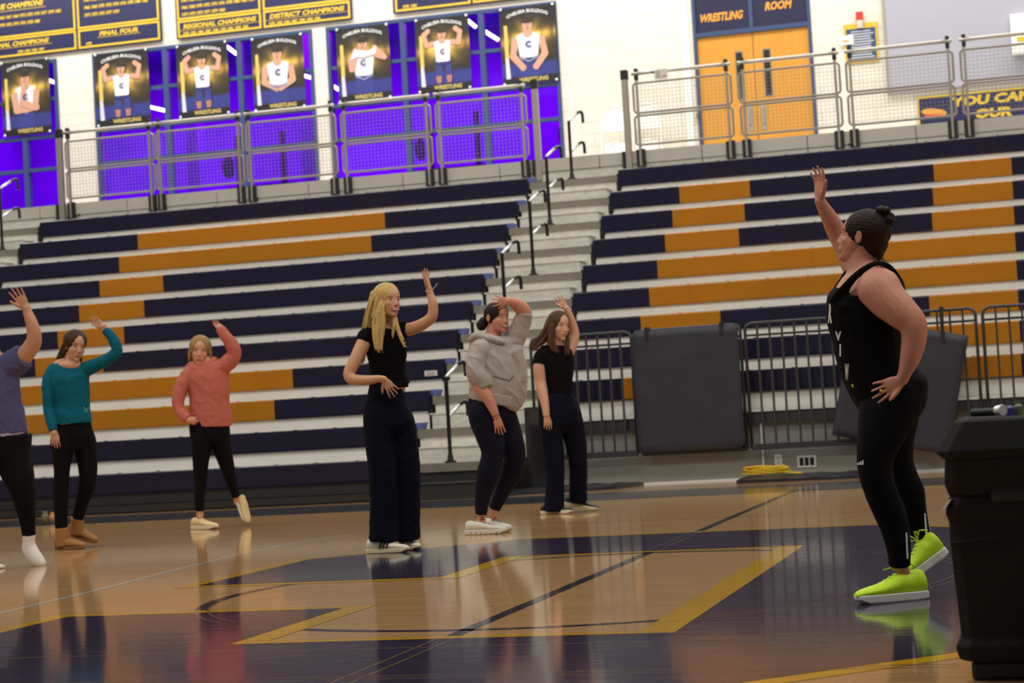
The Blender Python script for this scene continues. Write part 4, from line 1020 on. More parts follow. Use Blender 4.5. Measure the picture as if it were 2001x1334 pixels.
def smooth_rings(rs, sub):
    n = len(rs[0]); cols = [smooth_path([Vector(r[k]) for r in rs], sub) for k in range(n)]
    return [[cols[k][i] for k in range(n)] for i in range(len(cols[0]))]

M['eye_white'] = mat('eye_white', rgb(225, 215, 210), .3); M['lash'] = mat('lash', rgb(45, 30, 26), .6); M['teeth'] = mat('teeth', rgb(235, 228, 218), .3); M['mouth_dark'] = mat('mouth_dark', rgb(120, 50, 50), .6)
iris_b = mat('iris_brown', rgb(60, 42, 34), .2); iris_g = mat('iris_blue', rgb(84, 100, 112), .2)
lip = mat('lip', rgb(170, 96, 86), .45); lip2 = mat('lip_pale', rgb(160, 98, 84), .5)
gold = mat('gold', rgb(222, 184, 110), .25, metal=1.0)
blk_leg = cloth_mat('black_legging', rgb(13, 13, 16), .8); blk_shirt = cloth_mat('black_shirt', rgb(9, 9, 11), .85)
navy_leg = cloth_mat('navy_legging', rgb(21, 22, 38), .8); navy_pant = cloth_mat('navy_trouser', rgb(11, 13, 30), .85)

# ---------------------------------------------------------------- the instructor
def instructor():
    F = Fig((1740, 1172), 1.0, .0045); r = F.root('dance instructor in black tank top and leggings with neon yellow sneakers, one arm raised')
    sk = skin_mat('skin_instructor', rgb(196, 136, 112)); F.frame((1685, 464), 106, -116, 4, 4, .0)
    F.head(1.0)
    F.skin([(1690, 482, .0, 30, 26), (1688, 505, .0, 32, 27), (1692, 530, .0, 40, 42), (1694, 552, .0, 52, 70)])
    torso = [(1698, 540, 0, 42, 58), (1694, 556, 0, 58, 76), (1692, 580, 0, 73, 82), (1691, 620, 0, 74, 78), (1695, 660, 0, 66, 72), (1702, 705, 0, 63, 74), (1720, 750, 0, 61, 80), (1737, 785, 0, 55, 80)]
    F.skin(torso, grow=.90)
    # near arm: hand on hip
    F.skin([(1706, 552, -.12, 34, 30), (1716, 562, -.16, 42, 36), (1734, 585, -.19, 38, 36), (1760, 609, -.22, 33, 33), (1782, 632, -.24, 28, 28), (1786, 660, -.24, 24, 25), (1779, 697, -.23, 20, 21), (1768, 728, -.22, 13, 14), (1762, 744, -.21, 12, 11)], sub=6)
    F.hand((1763, 742), (1702, 772), (1760, 765), -.215, -.215, .86, .10, 1.1, palm=1, thumb_out=.5)
    # far arm raised
    F.skin([(1694, 560, .13, 34, 34), (1672, 520, .18, 28, 28), (1648, 474, .22, 23, 23), (1634, 451, .22, 20, 20), (1622, 428, .2, 17, 17), (1609, 405, .18, 13, 13), (1601, 390, .17, 10.5, 10)], sub=6)
    F.hand((1601, 391), (1604, 325), (1618, 385), .17, .17, .88, .16, .6, palm=-1, thumb_out=.8, tdd=-.05)
    # legs
    near = [(1742, 784, -.06, 62, 60), (1724, 838, -.09, 49, 48), (1711, 888, -.10, 37, 38), (1712, 928, -.10, 33, 34), (1720, 957, -.09, 31, 33), (1739, 1002, -.07, 31, 31), (1749, 1035, -.06, 27, 27), (1756, 1070, -.06, 24, 22), (1758, 1106, -.05, 21, 19)]
    far = [(1752, 790, .10, 50, 50), (1746, 850, .14, 42, 42), (1748, 900, .16, 37, 37), (1762, 935, .17, 33, 33), (1777, 962, .18, 31, 31), (1785, 992, .19, 26, 26), (1795, 1030, .20, 21, 20), (1803, 1056, .20, 19, 17)]
    F.skin(near[1:], grow=.86); F.skin(far[1:], grow=.86)
    F.skin([(1757, 1095, -.06, 14, 13), (1764, 1115, -.05, 13, 12), (1771, 1134, -.03, 12, 12)]); F.skin([(1802, 1048, .20, 13, 12), (1806, 1072, .20, 13, 13)])
    F.finish_body(sk)
    q = MB(); F.loft(q, [(1728, 744, 0, 60, 76), (1746, 768, 0, 66, 84), (1750, 800, 0, 54, 78)], cap=True); F.loft(q, near, cap=False); F.loft(q, far, cap=False)
    F.blob(q, 1775, 752, 0, 36, 34, 74)
    lg = remesh(q, 'leggings', blk_leg, r, .007, 2, .002, 10)
    tk = MB(); F.loft(tk, torso[2:], grow=1.0, add=.004, cap=False); F.loft(tk, [(1680, 578, 0, 58, 68), (1688, 594, 0, 74, 81), (1690, 610, 0, 75, 80)], cap=True)
    F.blob(tk, 1650, 600, 0, 36, 32, 70); F.blob(tk, 1645, 584, .01, 26, 26, 62)
    # straps and racer back
    F.loft(tk, [(1640, 592, -.08, 22, 12), (1645, 576, -.105, 15, 6), (1655, 559, -.128, 9.5, 4), (1668, 543, -.140, 7.5, 4), (1684, 529, -.142, 6.5, 4), (1702, 518, -.135, 5.5, 4), (1718, 514, -.10, 5.5, 4), (1736, 520, -.05, 5.5, 4), (1749, 534, -.01, 6, 6), (1756, 556, .0, 10, 26), (1757, 585, .0, 11, 50)], cap=False)
    F.loft(tk, [(1632, 575, .10, 10, 8), (1645, 548, .12, 6, 5), (1660, 530, .12, 6, 5), (1700, 520, .12, 6, 5), (1736, 524, .06, 6, 5)], cap=False)
    tank = remesh(tk, 'tank_top', blk_shirt, r, .006, 3, .0015, 11)
    # white lettering on the chest, wrapped along the front edge
    q = MB()
    for ch, px, py, hh, ang in (('B', 1621, 604, 26, 8), ('R', 1625, 634, 24, 14), ('V', 1638, 668, 26, 0), ('L', 1643, 694, 20, -6), ('V', 1652, 720, 22, 0), ('U', 1655, 740, 20, 0)):
        # find the tank surface below this pixel
        pass
    tank_bvh = bvh_of(tank)
    for ch, px, py, hh, wdp in (('R', 1623, 612, 38, 8), ('V', 1639, 656, 18, 12), ('I', 1643, 684, 24, 3), ('W', 1656, 726, 32, 8)):
        wrap_text(q, F, tank_bvh, ch, px, py, hh, wdp)
    q.build('lettering', [mat('print_white', rgb(228, 228, 224), .6)], tank)
    q = MB(); wrap_quad(q, F, tank_bvh, [(1664, 750), (1668, 750), (1669, 756), (1665, 756)]); q.build('neon_mark', [mat('neon', rgb(170, 220, 40), .5)], tank)
    # side stripes at the ankles and thigh logo
    lb = bvh_of(lg); wm = mat('reflective_white', rgb(225, 225, 225), .5)
    q = MB(); wrap_quad(q, F, lb, [(1769, 1040), (1772, 1040), (1775, 1091), (1771, 1091)]); wrap_quad(q, F, lb, [(1805, 1003), (1808, 1002), (1812, 1044), (1808, 1045)]); wrap_quad(q, F, lb, [(1811, 1002), (1813, 1002), (1820, 1040), (1817, 1042)]); q.build('stripe', [wm], lg)
    q = MB()
    for k, (a, b) in enumerate(((1677, 4), (1681, 7), (1685, 10))): wrap_quad(q, F, lb, [(a, 908), (a+3.2, 907.5), (a+3.2-1.5+k*.6, 907-b*.9), (a-1.5+k*.6, 907.5-b*.75)])
    q.build('logo', [wm], lg)
    # hair
    hm = hair_mat('hair_dark_brown', rgb(38, 25, 21)); q = MB(); F.cap(q, (0, -.020, .032), (.082, .098, .088))
    F.E(q, (0, -.056, -.015), (.066, .054, .062)); F.E(q, (0, -.072, -.055), (.035, .028, .035)); F.capstrands(q, 'back', (0, -.020, .032), (.082, .098, .088))
    hr = remesh(q, 'hair', hm, r, .0045, 1, .0012, 90, 3, (1, 1, .3))
    q = MB()
    for a in range(9): F.E(q, (.030*math.cos(a*2.3)*.8, -.085+.022*math.sin(a*1.7), .098+.022*math.cos(a*1.3)), (.022, .024, .017), 0, 12, 8)
    b = remesh(q, 'hair_bun', hm, hr, .004, 1, .004, 70)
    q = MB(); random.seed(5)
    for k in range(14):
        a = random.uniform(-.05, .05); p0 = (a, -.07, -.06); q.tube([F.L(*p0), F.L(a+random.uniform(-.02, .02), -.085-random.uniform(0, .03), -.095), F.L(a+random.uniform(-.03, .03), -.08-random.uniform(0, .05), -.12)], .0012, 0, 5, sub=3)
    for k in range(8): q.tube([F.L(-.07, .03, .02-.01*k*.3), F.L(-.078, .035+random.uniform(0, .02), -.02), F.L(-.07, .04+random.uniform(0, .03), -.05)], .001, 0, 5, sub=3); 
    q.build('loose_strands', [hm], hr)
    F.face(r, iris_b, hm, lip, smile=False)
    q = MB(); F.E(q, (-.092, .0, -.034), (.005, .005, .005)); q.build('earring', [M['orange_text']], r)
    c = F.P(1722, 764, -.235); q = MB(); q.ell(c, [CR*.008, CF*.01, CU*.008]); q.build('ring', [gold], r)
    neon = mat('neon_upper', rgb(198, 240, 20), .55, bump=.5, bscale=160); ns = mat('sneaker_sole', rgb(212, 210, 206), .5)
    s1 = F.shoe((1808, 1150), (1672, 1176), -.02, -.12, .098, .105, neon, ns, laces=mat('neon_lace', rgb(214, 240, 60), .5), sole_t=.027, up=None)
    for nm in (s1,):
        A = F.P(1782, 1156, -.16); q = MB(); 
    s2 = F.shoe((1850, 1082), (1768, 1140), .16, .10, .095, .100, neon, ns, flat=False, laces=mat('neon_lace_far', rgb(214, 240, 60), .5), sole_t=.027, up=(CU*.8-CR*.5))
    return F

def bvh_of(o):
    from mathutils.bvhtree import BVHTree
    me = o.data; off = Vector(o.parent.location) if False else Vector((0, 0, 0))
    return BVHTree.FromPolygons([v.co.copy() for v in me.vertices], [tuple(p.vertices) for p in me.polygons])
def hit(F, bvh, x, y, lift=.0018):
    d = (F.P(x, y, 0)-CP).normalized(); p, n, i, t = bvh.ray_cast(CP, d)
    if p is None: return None
    return p+n*lift
def wrap_quad(q, F, bvh, pts, nu=4, nv=12):
    g = []
    for j in range(nv+1):
        for i in range(nu+1):
            u, v = i/nu, j/nv
            x = (pts[0][0]*(1-u)+pts[1][0]*u)*(1-v)+(pts[3][0]*(1-u)+pts[2][0]*u)*v; y = (pts[0][1]*(1-u)+pts[1][1]*u)*(1-v)+(pts[3][1]*(1-u)+pts[2][1]*u)*v
            g.append(hit(F, bvh, x, y))
    ok = [p for p in g if p is not None]
    if not ok: return
    o = len(q.v); q.v += [tuple(p if p is not None else ok[0]) for p in g]; q.c += [None]*len(g)
    for j in range(nv):
        for i in range(nu):
            ids = (j*(nu+1)+i, j*(nu+1)+i+1, (j+1)*(nu+1)+i+1, (j+1)*(nu+1)+i)
            if all(g[k] is not None for k in ids) and max((g[a]-g[b]).length for a in ids for b in ids) < .05: q.f.append(tuple(o+k for k in ids)); q.m.append(0)
def wrap_text(q, F, bvh, ch, cx, cy, hpx, wpx, tilt=0.0):
    vs, fs = glyphs(ch, .06); x0 = min(v[0] for v in vs); x1 = max(v[0] for v in vs); y0 = min(v[1] for v in vs); y1 = max(v[1] for v in vs)
    P_ = []
    for v in vs: P_.append(hit(F, bvh, cx+((v[0]-x0)/(x1-x0)-.5)*wpx, cy-((v[1]-y0)/(y1-y0)-.5)*hpx, .003))
    o = len(q.v); ok = [p for p in P_ if p is not None]
    if not ok: return
    q.v += [tuple(p if p is not None else ok[0]) for p in P_]; q.c += [None]*len(P_)
    for f in fs:
        if all(P_[k] is not None for k in f) and max((P_[f[a]]-P_[f[a-1]]).length for a in range(len(f))) < .08: q.f.append(tuple(o+k for k in f)); q.m.append(0)

# ---------------------------------------------------------------- blonde dancer
def blonde():
    F = Fig((768, 1078), 1.0, .0042); r = F.root('blonde dancer in a cropped black T-shirt and wide navy trousers with one hand raised')
    sk = skin_mat('skin_blonde', rgb(204, 152, 114)); F.frame((758, 589), 68, 38, 8, 4, -.01); F.head(.96, False)
    F.skin([(756, 605, .01, 14, 13), (759, 628, .01, 13, 13), (757, 642, .01, 16, 13), (753, 652, .0, 26, 14)])
    torso = [(752, 641, .0, 24, 14), (751, 650, 0, 36, 19), (752, 665, 0, 39, 25), (756, 690, 0, 38, 27), (757, 712, 0, 34, 25), (759, 735, 0, 34, 24), (760, 757, 0, 37, 26)]
    F.skin(torso, grow=.90); F.skin([(760, 745, 0, 31, 22), (758, 766, 0, 34, 25), (757, 790, 0, 30, 22)])
    F.skin([(717, 657, -.03, 14, 14), (706, 680, -.06, 14, 14), (693, 706, -.09, 12.5, 13), (682, 730, -.11, 11.5, 12), (690, 741, -.13, 11, 11), (715, 743, -.15, 10, 10), (738, 740, -.17, 7.5, 7.5), (752, 741, -.18, 6.5, 6)], sub=6)
    F.hand((751, 741), (777, 778), (740, 752), -.18, -.17, .80, .08, 1.3, palm=1, thumb_out=1.0)
    F.skin([(787, 645, .02, 13, 13), (805, 642, .0, 12.5, 12), (828, 632, -.04, 11.5, 11.5), (844, 618, -.06, 10.5, 11), (846, 595, -.06, 9.5, 10), (841, 575, -.05, 7, 7), (838, 562, -.05, 6, 5.5)], sub=6)
    F.hand((838, 563), (824, 512), (828, 560), -.05, -.05, .80, .10, .9, palm=1, thumb_out=.35, tdd=-.045)
    F.skin([(760, 1035, 0, 10), (762, 1062, 0, 9)]); F.skin([(800, 1035, .1, 9), (800, 1058, .1, 9)])
    F.skin([(747, 800, -.01, 15, 17), (752, 900, -.02, 15, 16), (758, 1040, 0, 11, 11)], grow=1); F.skin([(770, 800, .03, 14, 16), (788, 900, .06, 15, 16), (798, 1040, .1, 11, 11)], grow=1)
    F.finish_body(sk)
    q = MB(); F.loft(q, torso, add=.005, cap=False)
    F.loft(q, [(726, 650, -.01, 15, 15), (716, 658, -.03, 17, 17), (710, 668, -.04, 17, 17)], cap=False); F.loft(q, [(775, 646, .01, 15, 15), (786, 644, .01, 17, 16), (795, 643, .0, 16, 16)], cap=False)
    F.loft(q, [(759, 735, 0, 36, 26), (760, 748, 0, 39, 27), (762, 757, 0, 41, 29)], cap=False)
    sh = remesh(q, 'shirt', blk_shirt, r, .006, 2, .004, 13, 1)
    q = MB(); F.loft(q, [(757, 757, 0, 35, 27), (755, 775, 0, 38, 29), (754, 800, 0, 43, 32), (762, 830, .01, 46, 34)], cap=True)
    F.loft(q, [(745, 770, -.01, 20, 22), (739, 800, -.02, 28, 30), (741, 850, -.02, 29, 31), (748, 920, -.02, 28, 31), (750, 990, -.02, 28, 31), (750, 1056, -.02, 29, 33)], cap=False)
    F.loft(q, [(768, 770, .02, 20, 22), (774, 800, .05, 27, 29), (785, 850, .06, 30, 31), (792, 920, .07, 29, 30), (794, 990, .08, 27, 29), (794, 1053, .09, 27, 30)], cap=False)
    remesh(q, 'trousers', navy_pant, r, .008, 2, .006, 9, 2, (1.6, 1.6, .25))
    hm = hair_mat('hair_blonde', rgb(196, 166, 104)); q = MB(); F.cap(q, (0, -.0215, .035), (.085, .100, .090)); F.capstrands(q, 'down', (0, -.0215, .035), (.085, .100, .090))
    F.loft(q, [(738, 575, .02, 15, 18), (731, 605, .03, 15, 18), (726, 632, .02, 14, 14), (722, 648, -.0, 11, 10)])
    F.lock(q, [(750, 566, .0, 5, 7), (738, 578, -.02, 9, 12), (733, 592, -.02, 13, 16), (729, 612, -.02, 15, 16), (724, 635, -.02, 15, 14), (717, 652, -.01, 12, 10), (711, 664, .0, 8, 7)], 60, 1.6, 2)
    F.lock(q, [(755, 572, -.01, 3, 3), (748, 588, -.06, 6, 5), (744, 606, -.08, 8, 6), (743, 635, -.09, 10, 7), (741, 660, -.10, 9, 5), (741, 678, -.105, 8, 4), (742, 694, -.105, 8, 3)], 34, 1.4, 3, 1.0)
    F.lock(q, [(744, 580, -.02, 4, 4), (737, 602, -.06, 8, 7), (735, 630, -.08, 9, 7), (733, 655, -.095, 7, 5), (736, 676, -.10, 6, 4), (739, 690, -.10, 5, 3)], 22, 1.4, 4, 1.0)
    F.lock(q, [(770, 590, .01, 2, 3), (771, 608, -.05, 2, 3), (773, 625, -.07, 4, 4), (778, 645, -.09, 6, 4), (786, 664, -.10, 6, 3), (796, 684, -.10, 4, 2)], 18, 1.2, 5, 1.0)
    F.lock(q, [(770, 612, -.06, 3, 3), (769, 635, -.08, 4, 3), (767, 652, -.09, 3, 3), (766, 664, -.095, 2, 2)], 8, 1.2, 6, .6)
    F.lock(q, [(724, 640, .05, 8, 7), (714, 670, .07, 7, 6), (709, 695, .08, 6, 5), (707, 716, .08, 4, 3)], 16, 1.3, 7)
    remesh(q, 'hair', hm, r, .0036, 0)
    F.face(r, iris_b, mat('brow_blonde', rgb(130, 92, 62), .7), lip, smile=True)
    q = MB(); c = F.P(747, 741, -.17); ax = (F.P(752, 733, -.17)-F.P(744, 747, -.17)).normalized()
    ringy(q, F, (749, 741), (1, -.12), 8.5, -.176, .0018); q.build('bracelet', [gold], r)
    q = MB(); ringy(q, F, (839, 570), (.1, -1), 7.8, -.05, .0015); q.tube([F.P(845, 566, -.07), F.P(850, 560, -.08), F.P(855, 553, -.08)], .0018, 0, 6); q.build('bracelet', [M['chrome']], r)
    wh = mat('shoe_white', rgb(232, 226, 206), .6); ss = mat('shoe_sole_cream', rgb(222, 212, 170), .5)
    F.shoe((719, 1084), (800, 1083), -.02, -.12, .095, .085, wh, ss, stripe=M['black'], laces=wh, sole_t=.022)
    F.shoe((775, 1077), (819, 1078), .18, .02, .090, .080, wh, ss, stripe=M['black'], laces=wh, sole_t=.022)

def ringy(q, F, c, axis, rpx, dd, th):
    """a bracelet: circle around the limb axis given in the picture plane"""
    C0 = F.P(c[0], c[1], dd); a = (CR*axis[0]-CU*axis[1]).normalized(); b = CF.cross(a).normalized(); d = CF
    n = 28; pts = [C0+(b*math.cos(2*PI*k/n)+d*math.sin(2*PI*k/n))*rpx*F.s for k in range(n+1)]
    q.tube(pts, th, 0, 6)

# ---------------------------------------------------------------- grey hoodie dancer
def hoodie():
    F = Fig((958, 1042), .98, .0042); r = F.root('laughing dancer in a light grey hoodie and navy leggings with a hand over her forehead')
    sk = skin_mat('skin_hoodie', rgb(208, 142, 116)); F.frame((972, 622), 60, 42, 6, 6, .0); F.head(1.02)
    F.skin([(968, 635, .01, 15, 14), (964, 655, .01, 16, 15), (964, 672, .0, 24, 20)])
    torso = [(962, 662, 0, 26, 18), (964, 674, 0, 40, 24), (966, 690, 0, 46, 30), (969, 715, 0, 50, 34), (972, 740, 0, 53, 36), (972, 760, 0, 54, 37), (971, 772, 0, 52, 36), (966, 783, 0, 47, 33)]
    F.skin(torso, grow=.78)
    F.skin([(936, 755, -.12, 13, 13), (950, 772, -.14, 12.5, 12.5), (962, 795, -.15, 9.5, 10), (970, 815, -.16, 7, 7)], sub=6)
    F.hand((970, 814), (980, 852), (985, 822), -.16, -.16, .84, .06, .9, palm=-1, thumb_out=.15)
    F.skin([(1020, 640, .04, 15, 15), (1024, 612, .0, 15, 15), (1014, 598, -.03, 14, 14), (1003, 591, -.06, 10, 10), (993, 588, -.08, 8, 8)], sub=6)
    F.hand((994, 588), (952, 588), (988, 602), -.08, -.08, .80, .08, 1.5, palm=-1, thumb_out=.7)
    ln = [(952, 780, -.02, 24, 24), (946, 810, -.04, 31, 30), (957, 850, -.05, 28, 28), (963, 885, -.06, 23, 24), (954, 925, -.06, 22, 22), (944, 965, -.05, 16, 16), (940, 1005, -.04, 11.5, 12)]
    rn = [(974, 780, .02, 22, 24), (980, 805, .06, 27, 29), (995, 850, .07, 26, 27), (1006, 890, .07, 22, 23), (1000, 920, .09, 21, 21), (984, 955, .12, 16, 17), (966, 995, .14, 11, 11)]
    F.skin(ln[1:], grow=.86); F.skin(rn[1:], grow=.86)
    F.skin([(940, 1000, -.04, 8, 8), (940, 1020, -.04, 8, 8)]); F.skin([(965, 990, .14, 8, 8), (963, 1010, .14, 8, 8)])
    F.finish_body(sk)
    q = MB(); F.loft(q, [(962, 770, 0, 44, 34), (960, 795, 0, 46, 36), (962, 815, 0, 44, 36)]); F.loft(q, ln, cap=False); F.loft(q, rn, cap=False); F.blob(q, 936, 806, .02, 22, 24, 30)
    remesh(q, 'leggings', navy_leg, r, .007, 2, .002, 11)
    hg = cloth_mat('hoodie_grey', rgb(176, 166, 160), .9, .35)
    q = MB(); F.loft(q, torso, add=.006, cap=False)
    F.loft(q, [(955, 672, -.01, 16, 18), (941, 683, -.05, 21, 22), (930, 705, -.08, 20, 22), (930, 728, -.11, 19, 20), (942, 745, -.12, 17, 17), (948, 758, -.13, 15, 15)], cap=False)
    F.loft(q, [(924, 730, -.09, 10, 12), (932, 738, -.11, 14, 14)])
    F.loft(q, [(992, 682, .03, 24, 24), (1008, 655, .04, 21, 22), (1019, 630, .02, 18, 19), (1026, 609, -.0, 15.5, 17)], cap=False)
    F.loft(q, [(1000, 690, .0, 24, 26), (1014, 715, .0, 15, 24), (1018, 745, 0, 12, 24)])
    body_h = remesh(q, 'hoodie', hg, r, .006, 2, .011, 8, 5, (1.3, 1.3, .7))
    q = MB(); F.loft(q, [(922, 662, .05, 6, 12), (934, 657, .0, 9, 16), (952, 660, -.05, 9, 12), (970, 664, -.085, 7, 8), (984, 669, -.10, 4, 5)]); F.loft(q, [(930, 664, .05, 12, 18), (926, 678, .06, 9, 14), (930, 690, .05, 5, 9)]); F.loft(q, [(988, 660, .05, 6, 9), (993, 668, .0, 6, 9), (986, 673, -.08, 4, 4)])
    remesh(q, 'hood', hg, body_h, .005, 2, .004, 14, 2)
    q = MB(); F.loft(q, [(970, 768, 0, 54, 40), (968, 778, 0, 53, 40), (966, 788, 0, 51, 39)], cap=False); remesh(q, 'waistband', hg, body_h, .006, 1, .002, 40, 1, (1, 1, .1))
    bv = bvh_of(body_h); q = MB(); wrap_quad(q, F, bv, [(962, 733), (996, 742), (996, 745), (962, 736)], 10, 2); wrap_quad(q, F, bv, [(996, 742), (1003, 733), (1004, 735), (997, 745)], 6, 2); q.build('pocket_seam', [cloth_mat('hoodie_seam', rgb(120, 112, 108))], body_h)
    hm = hair_mat('hair_black_brown', rgb(38, 26, 24)); q = MB(); F.cap(q, (0, -.018, .034), (.083, .098, .089)); F.E(q, (0, -.060, -.020), (.055, .050, .05)); F.capstrands(q, 'back', (0, -.018, .034), (.083, .098, .089)); hr = remesh(q, 'hair', hm, r, .0045, 1, .001, 60, 3, (1, 1, .3))
    q = MB(); F.blob(q, 941, 635, .02, 10, 11, 12); F.blob(q, 945, 628, .02, 9, 9, 11); remesh(q, 'hair_bun', hm, hr, .004, 1, .004, 70)
    F.face(r, iris_b, hm, lip, smile=True)
    q = MB(); ringy(q, F, (969, 811), (.35, 1), 8.3, -.16, .0022); q.build('bracelet', [M['black']], r)
    wh = mat('runner_white', rgb(222, 218, 208), .6, bump=.3, bscale=120)
    s1 = F.shoe((911, 1043), (991, 1045), -.02, -.10, .098, .082, wh, wh, laces=M['black'], sole_t=.026)
    q = MB()
    for k in range(7): c = F.P(920+k*10, 1041, -.02-.08*k/7-.052); q.ell(c, [CR*.006, CF*.006, CU*.004], n=8, k=6)
    q.build('sole_hole', [M['black']], s1)
    F.shoe((948, 1032), (998, 1037), .22, .06, .095, .082, wh, wh, laces=M['black'], sole_t=.026)

# ---------------------------------------------------------------- dancer in black
def black_girl():
    F = Fig((1100, 1003), .96, .0042); r = F.root('long-haired dancer in black T-shirt and navy trousers with raised hand, standing before the fence')
    sk = skin_mat('skin_pale', rgb(206, 156, 128)); F.frame((1093, 637), 56, 32, -2, 4, .0); F.head(.94, False)
    F.skin([(1090, 648, .01, 12, 12), (1086, 668, .01, 12.5, 12), (1084, 682, .0, 22, 16)])
    torso = [(1084, 675, .0, 22, 13), (1084, 685, 0, 32, 18), (1085, 702, 0, 34, 23), (1089, 728, 0, 30, 24), (1090, 755, 0, 27, 22), (1090, 780, 0, 29, 24)]
    F.skin(torso, grow=.88)
    F.skin([(1062, 697, -.02, 9, 9), (1054, 715, -.05, 12, 12), (1056, 745, -.06, 11, 11), (1060, 765, -.09, 10.5, 10.5), (1065, 790, -.13, 8, 8), (1068, 812, -.16, 6.5, 6)], sub=6)
    F.hand((1068, 811), (1072, 846), (1083, 822), -.16, -.17, .80, .10, .6, palm=-1, thumb_out=.3)
    F.skin([(1108, 690, .05, 13, 13), (1117, 675, .08, 11.5, 12), (1123, 655, .10, 9.5, 10.5), (1119, 634, .10, 8.5, 9.5), (1113, 616, .09, 7.2, 7.5), (1106, 601, .08, 6, 6)], sub=6)
    F.hand((1107, 602), (1080, 573), (1088, 601), .08, .08, .86, .06, 1.4, palm=1, thumb_out=.35)
    ll = [(1080, 775, -.02, 18, 20), (1075, 800, -.03, 23, 26), (1078, 850, -.03, 22, 25), (1084, 910, -.03, 19, 23), (1084, 960, -.03, 18, 22), (1082, 998, -.03, 20, 24)]
    rl = [(1100, 775, .02, 18, 20), (1108, 800, .05, 25, 26), (1122, 850, .06, 23, 25), (1130, 910, .08, 18, 22), (1130, 950, .10, 17, 21), (1130, 976, .12, 18, 22)]
    F.skin(ll[1:4], grow=.7); F.skin(rl[1:4], grow=.7)
    F.finish_body(sk)
    q = MB(); F.loft(q, torso, add=.005, cap=False)
    F.loft(q, [(1066, 688, -.01, 15, 15), (1058, 700, -.03, 15.5, 15), (1055, 713, -.05, 14.5, 14)], cap=False); F.loft(q, [(1104, 690, .02, 14, 15), (1112, 684, .01, 14, 14)], cap=False)
    remesh(q, 'shirt', blk_shirt, r, .006, 2, .005, 12, 7)
    q = MB(); F.loft(q, [(1089, 772, 0, 30, 25), (1092, 800, 0, 37, 29), (1096, 825, .01, 38, 30)]); F.loft(q, ll, cap=False); F.loft(q, rl, cap=False)
    remesh(q, 'trousers', navy_pant, r, .008, 2, .005, 10, 4, (1.6, 1.6, .25))
    hm = hair_mat('hair_brown', rgb(82, 56, 40)); q = MB(); F.cap(q, (0, -.0205, .034), (.084, .099, .089)); F.capstrands(q, 'down', (0, -.0205, .034), (.084, .099, .089))
    F.loft(q, [(1079, 625, .02, 11, 14), (1072, 645, .01, 12, 12), (1065, 660, -.0, 10, 8)])
    F.lock(q, [(1088, 612, .02, 4, 6), (1081, 622, .0, 7, 12), (1076, 634, .0, 9, 14), (1068, 652, -.01, 12, 12), (1058, 666, -.02, 13, 9), (1047, 677, -.03, 10, 6), (1038, 684, -.04, 6, 4)], 56, 1.5, 2, .8)
    F.lock(q, [(1087, 620, .0, 3, 3), (1079, 634, -.04, 5, 6), (1077, 652, -.06, 6, 6), (1078, 670, -.08, 8, 5), (1085, 684, -.09, 8, 4), (1092, 694, -.09, 6, 3)], 24, 1.4, 3)
    F.lock(q, [(1107, 636, -.0, 2, 4), (1109, 652, -.03, 3, 4), (1109, 668, -.06, 5, 4), (1108, 684, -.08, 6, 3), (1108, 699, -.085, 5, 2)], 18, 1.3, 4)
    remesh(q, 'hair', hm, r, .0036, 0)
    F.face(r, iris_b, hm, lip2, smile=False)
    bl_ = mat('shoe_black', rgb(24, 24, 30), .5); ss = mat('sole_cream', rgb(226, 214, 182), .5)
    F.shoe((1059, 1008), (1121, 1008), .02, -.10, .092, .072, bl_, ss, sole_t=.024)
    F.shoe((1105, 986), (1170, 998), .20, .06, .090, .072, bl_, ss, sole_t=.020, up=Vector((.15, 0, 1)), flat=False)

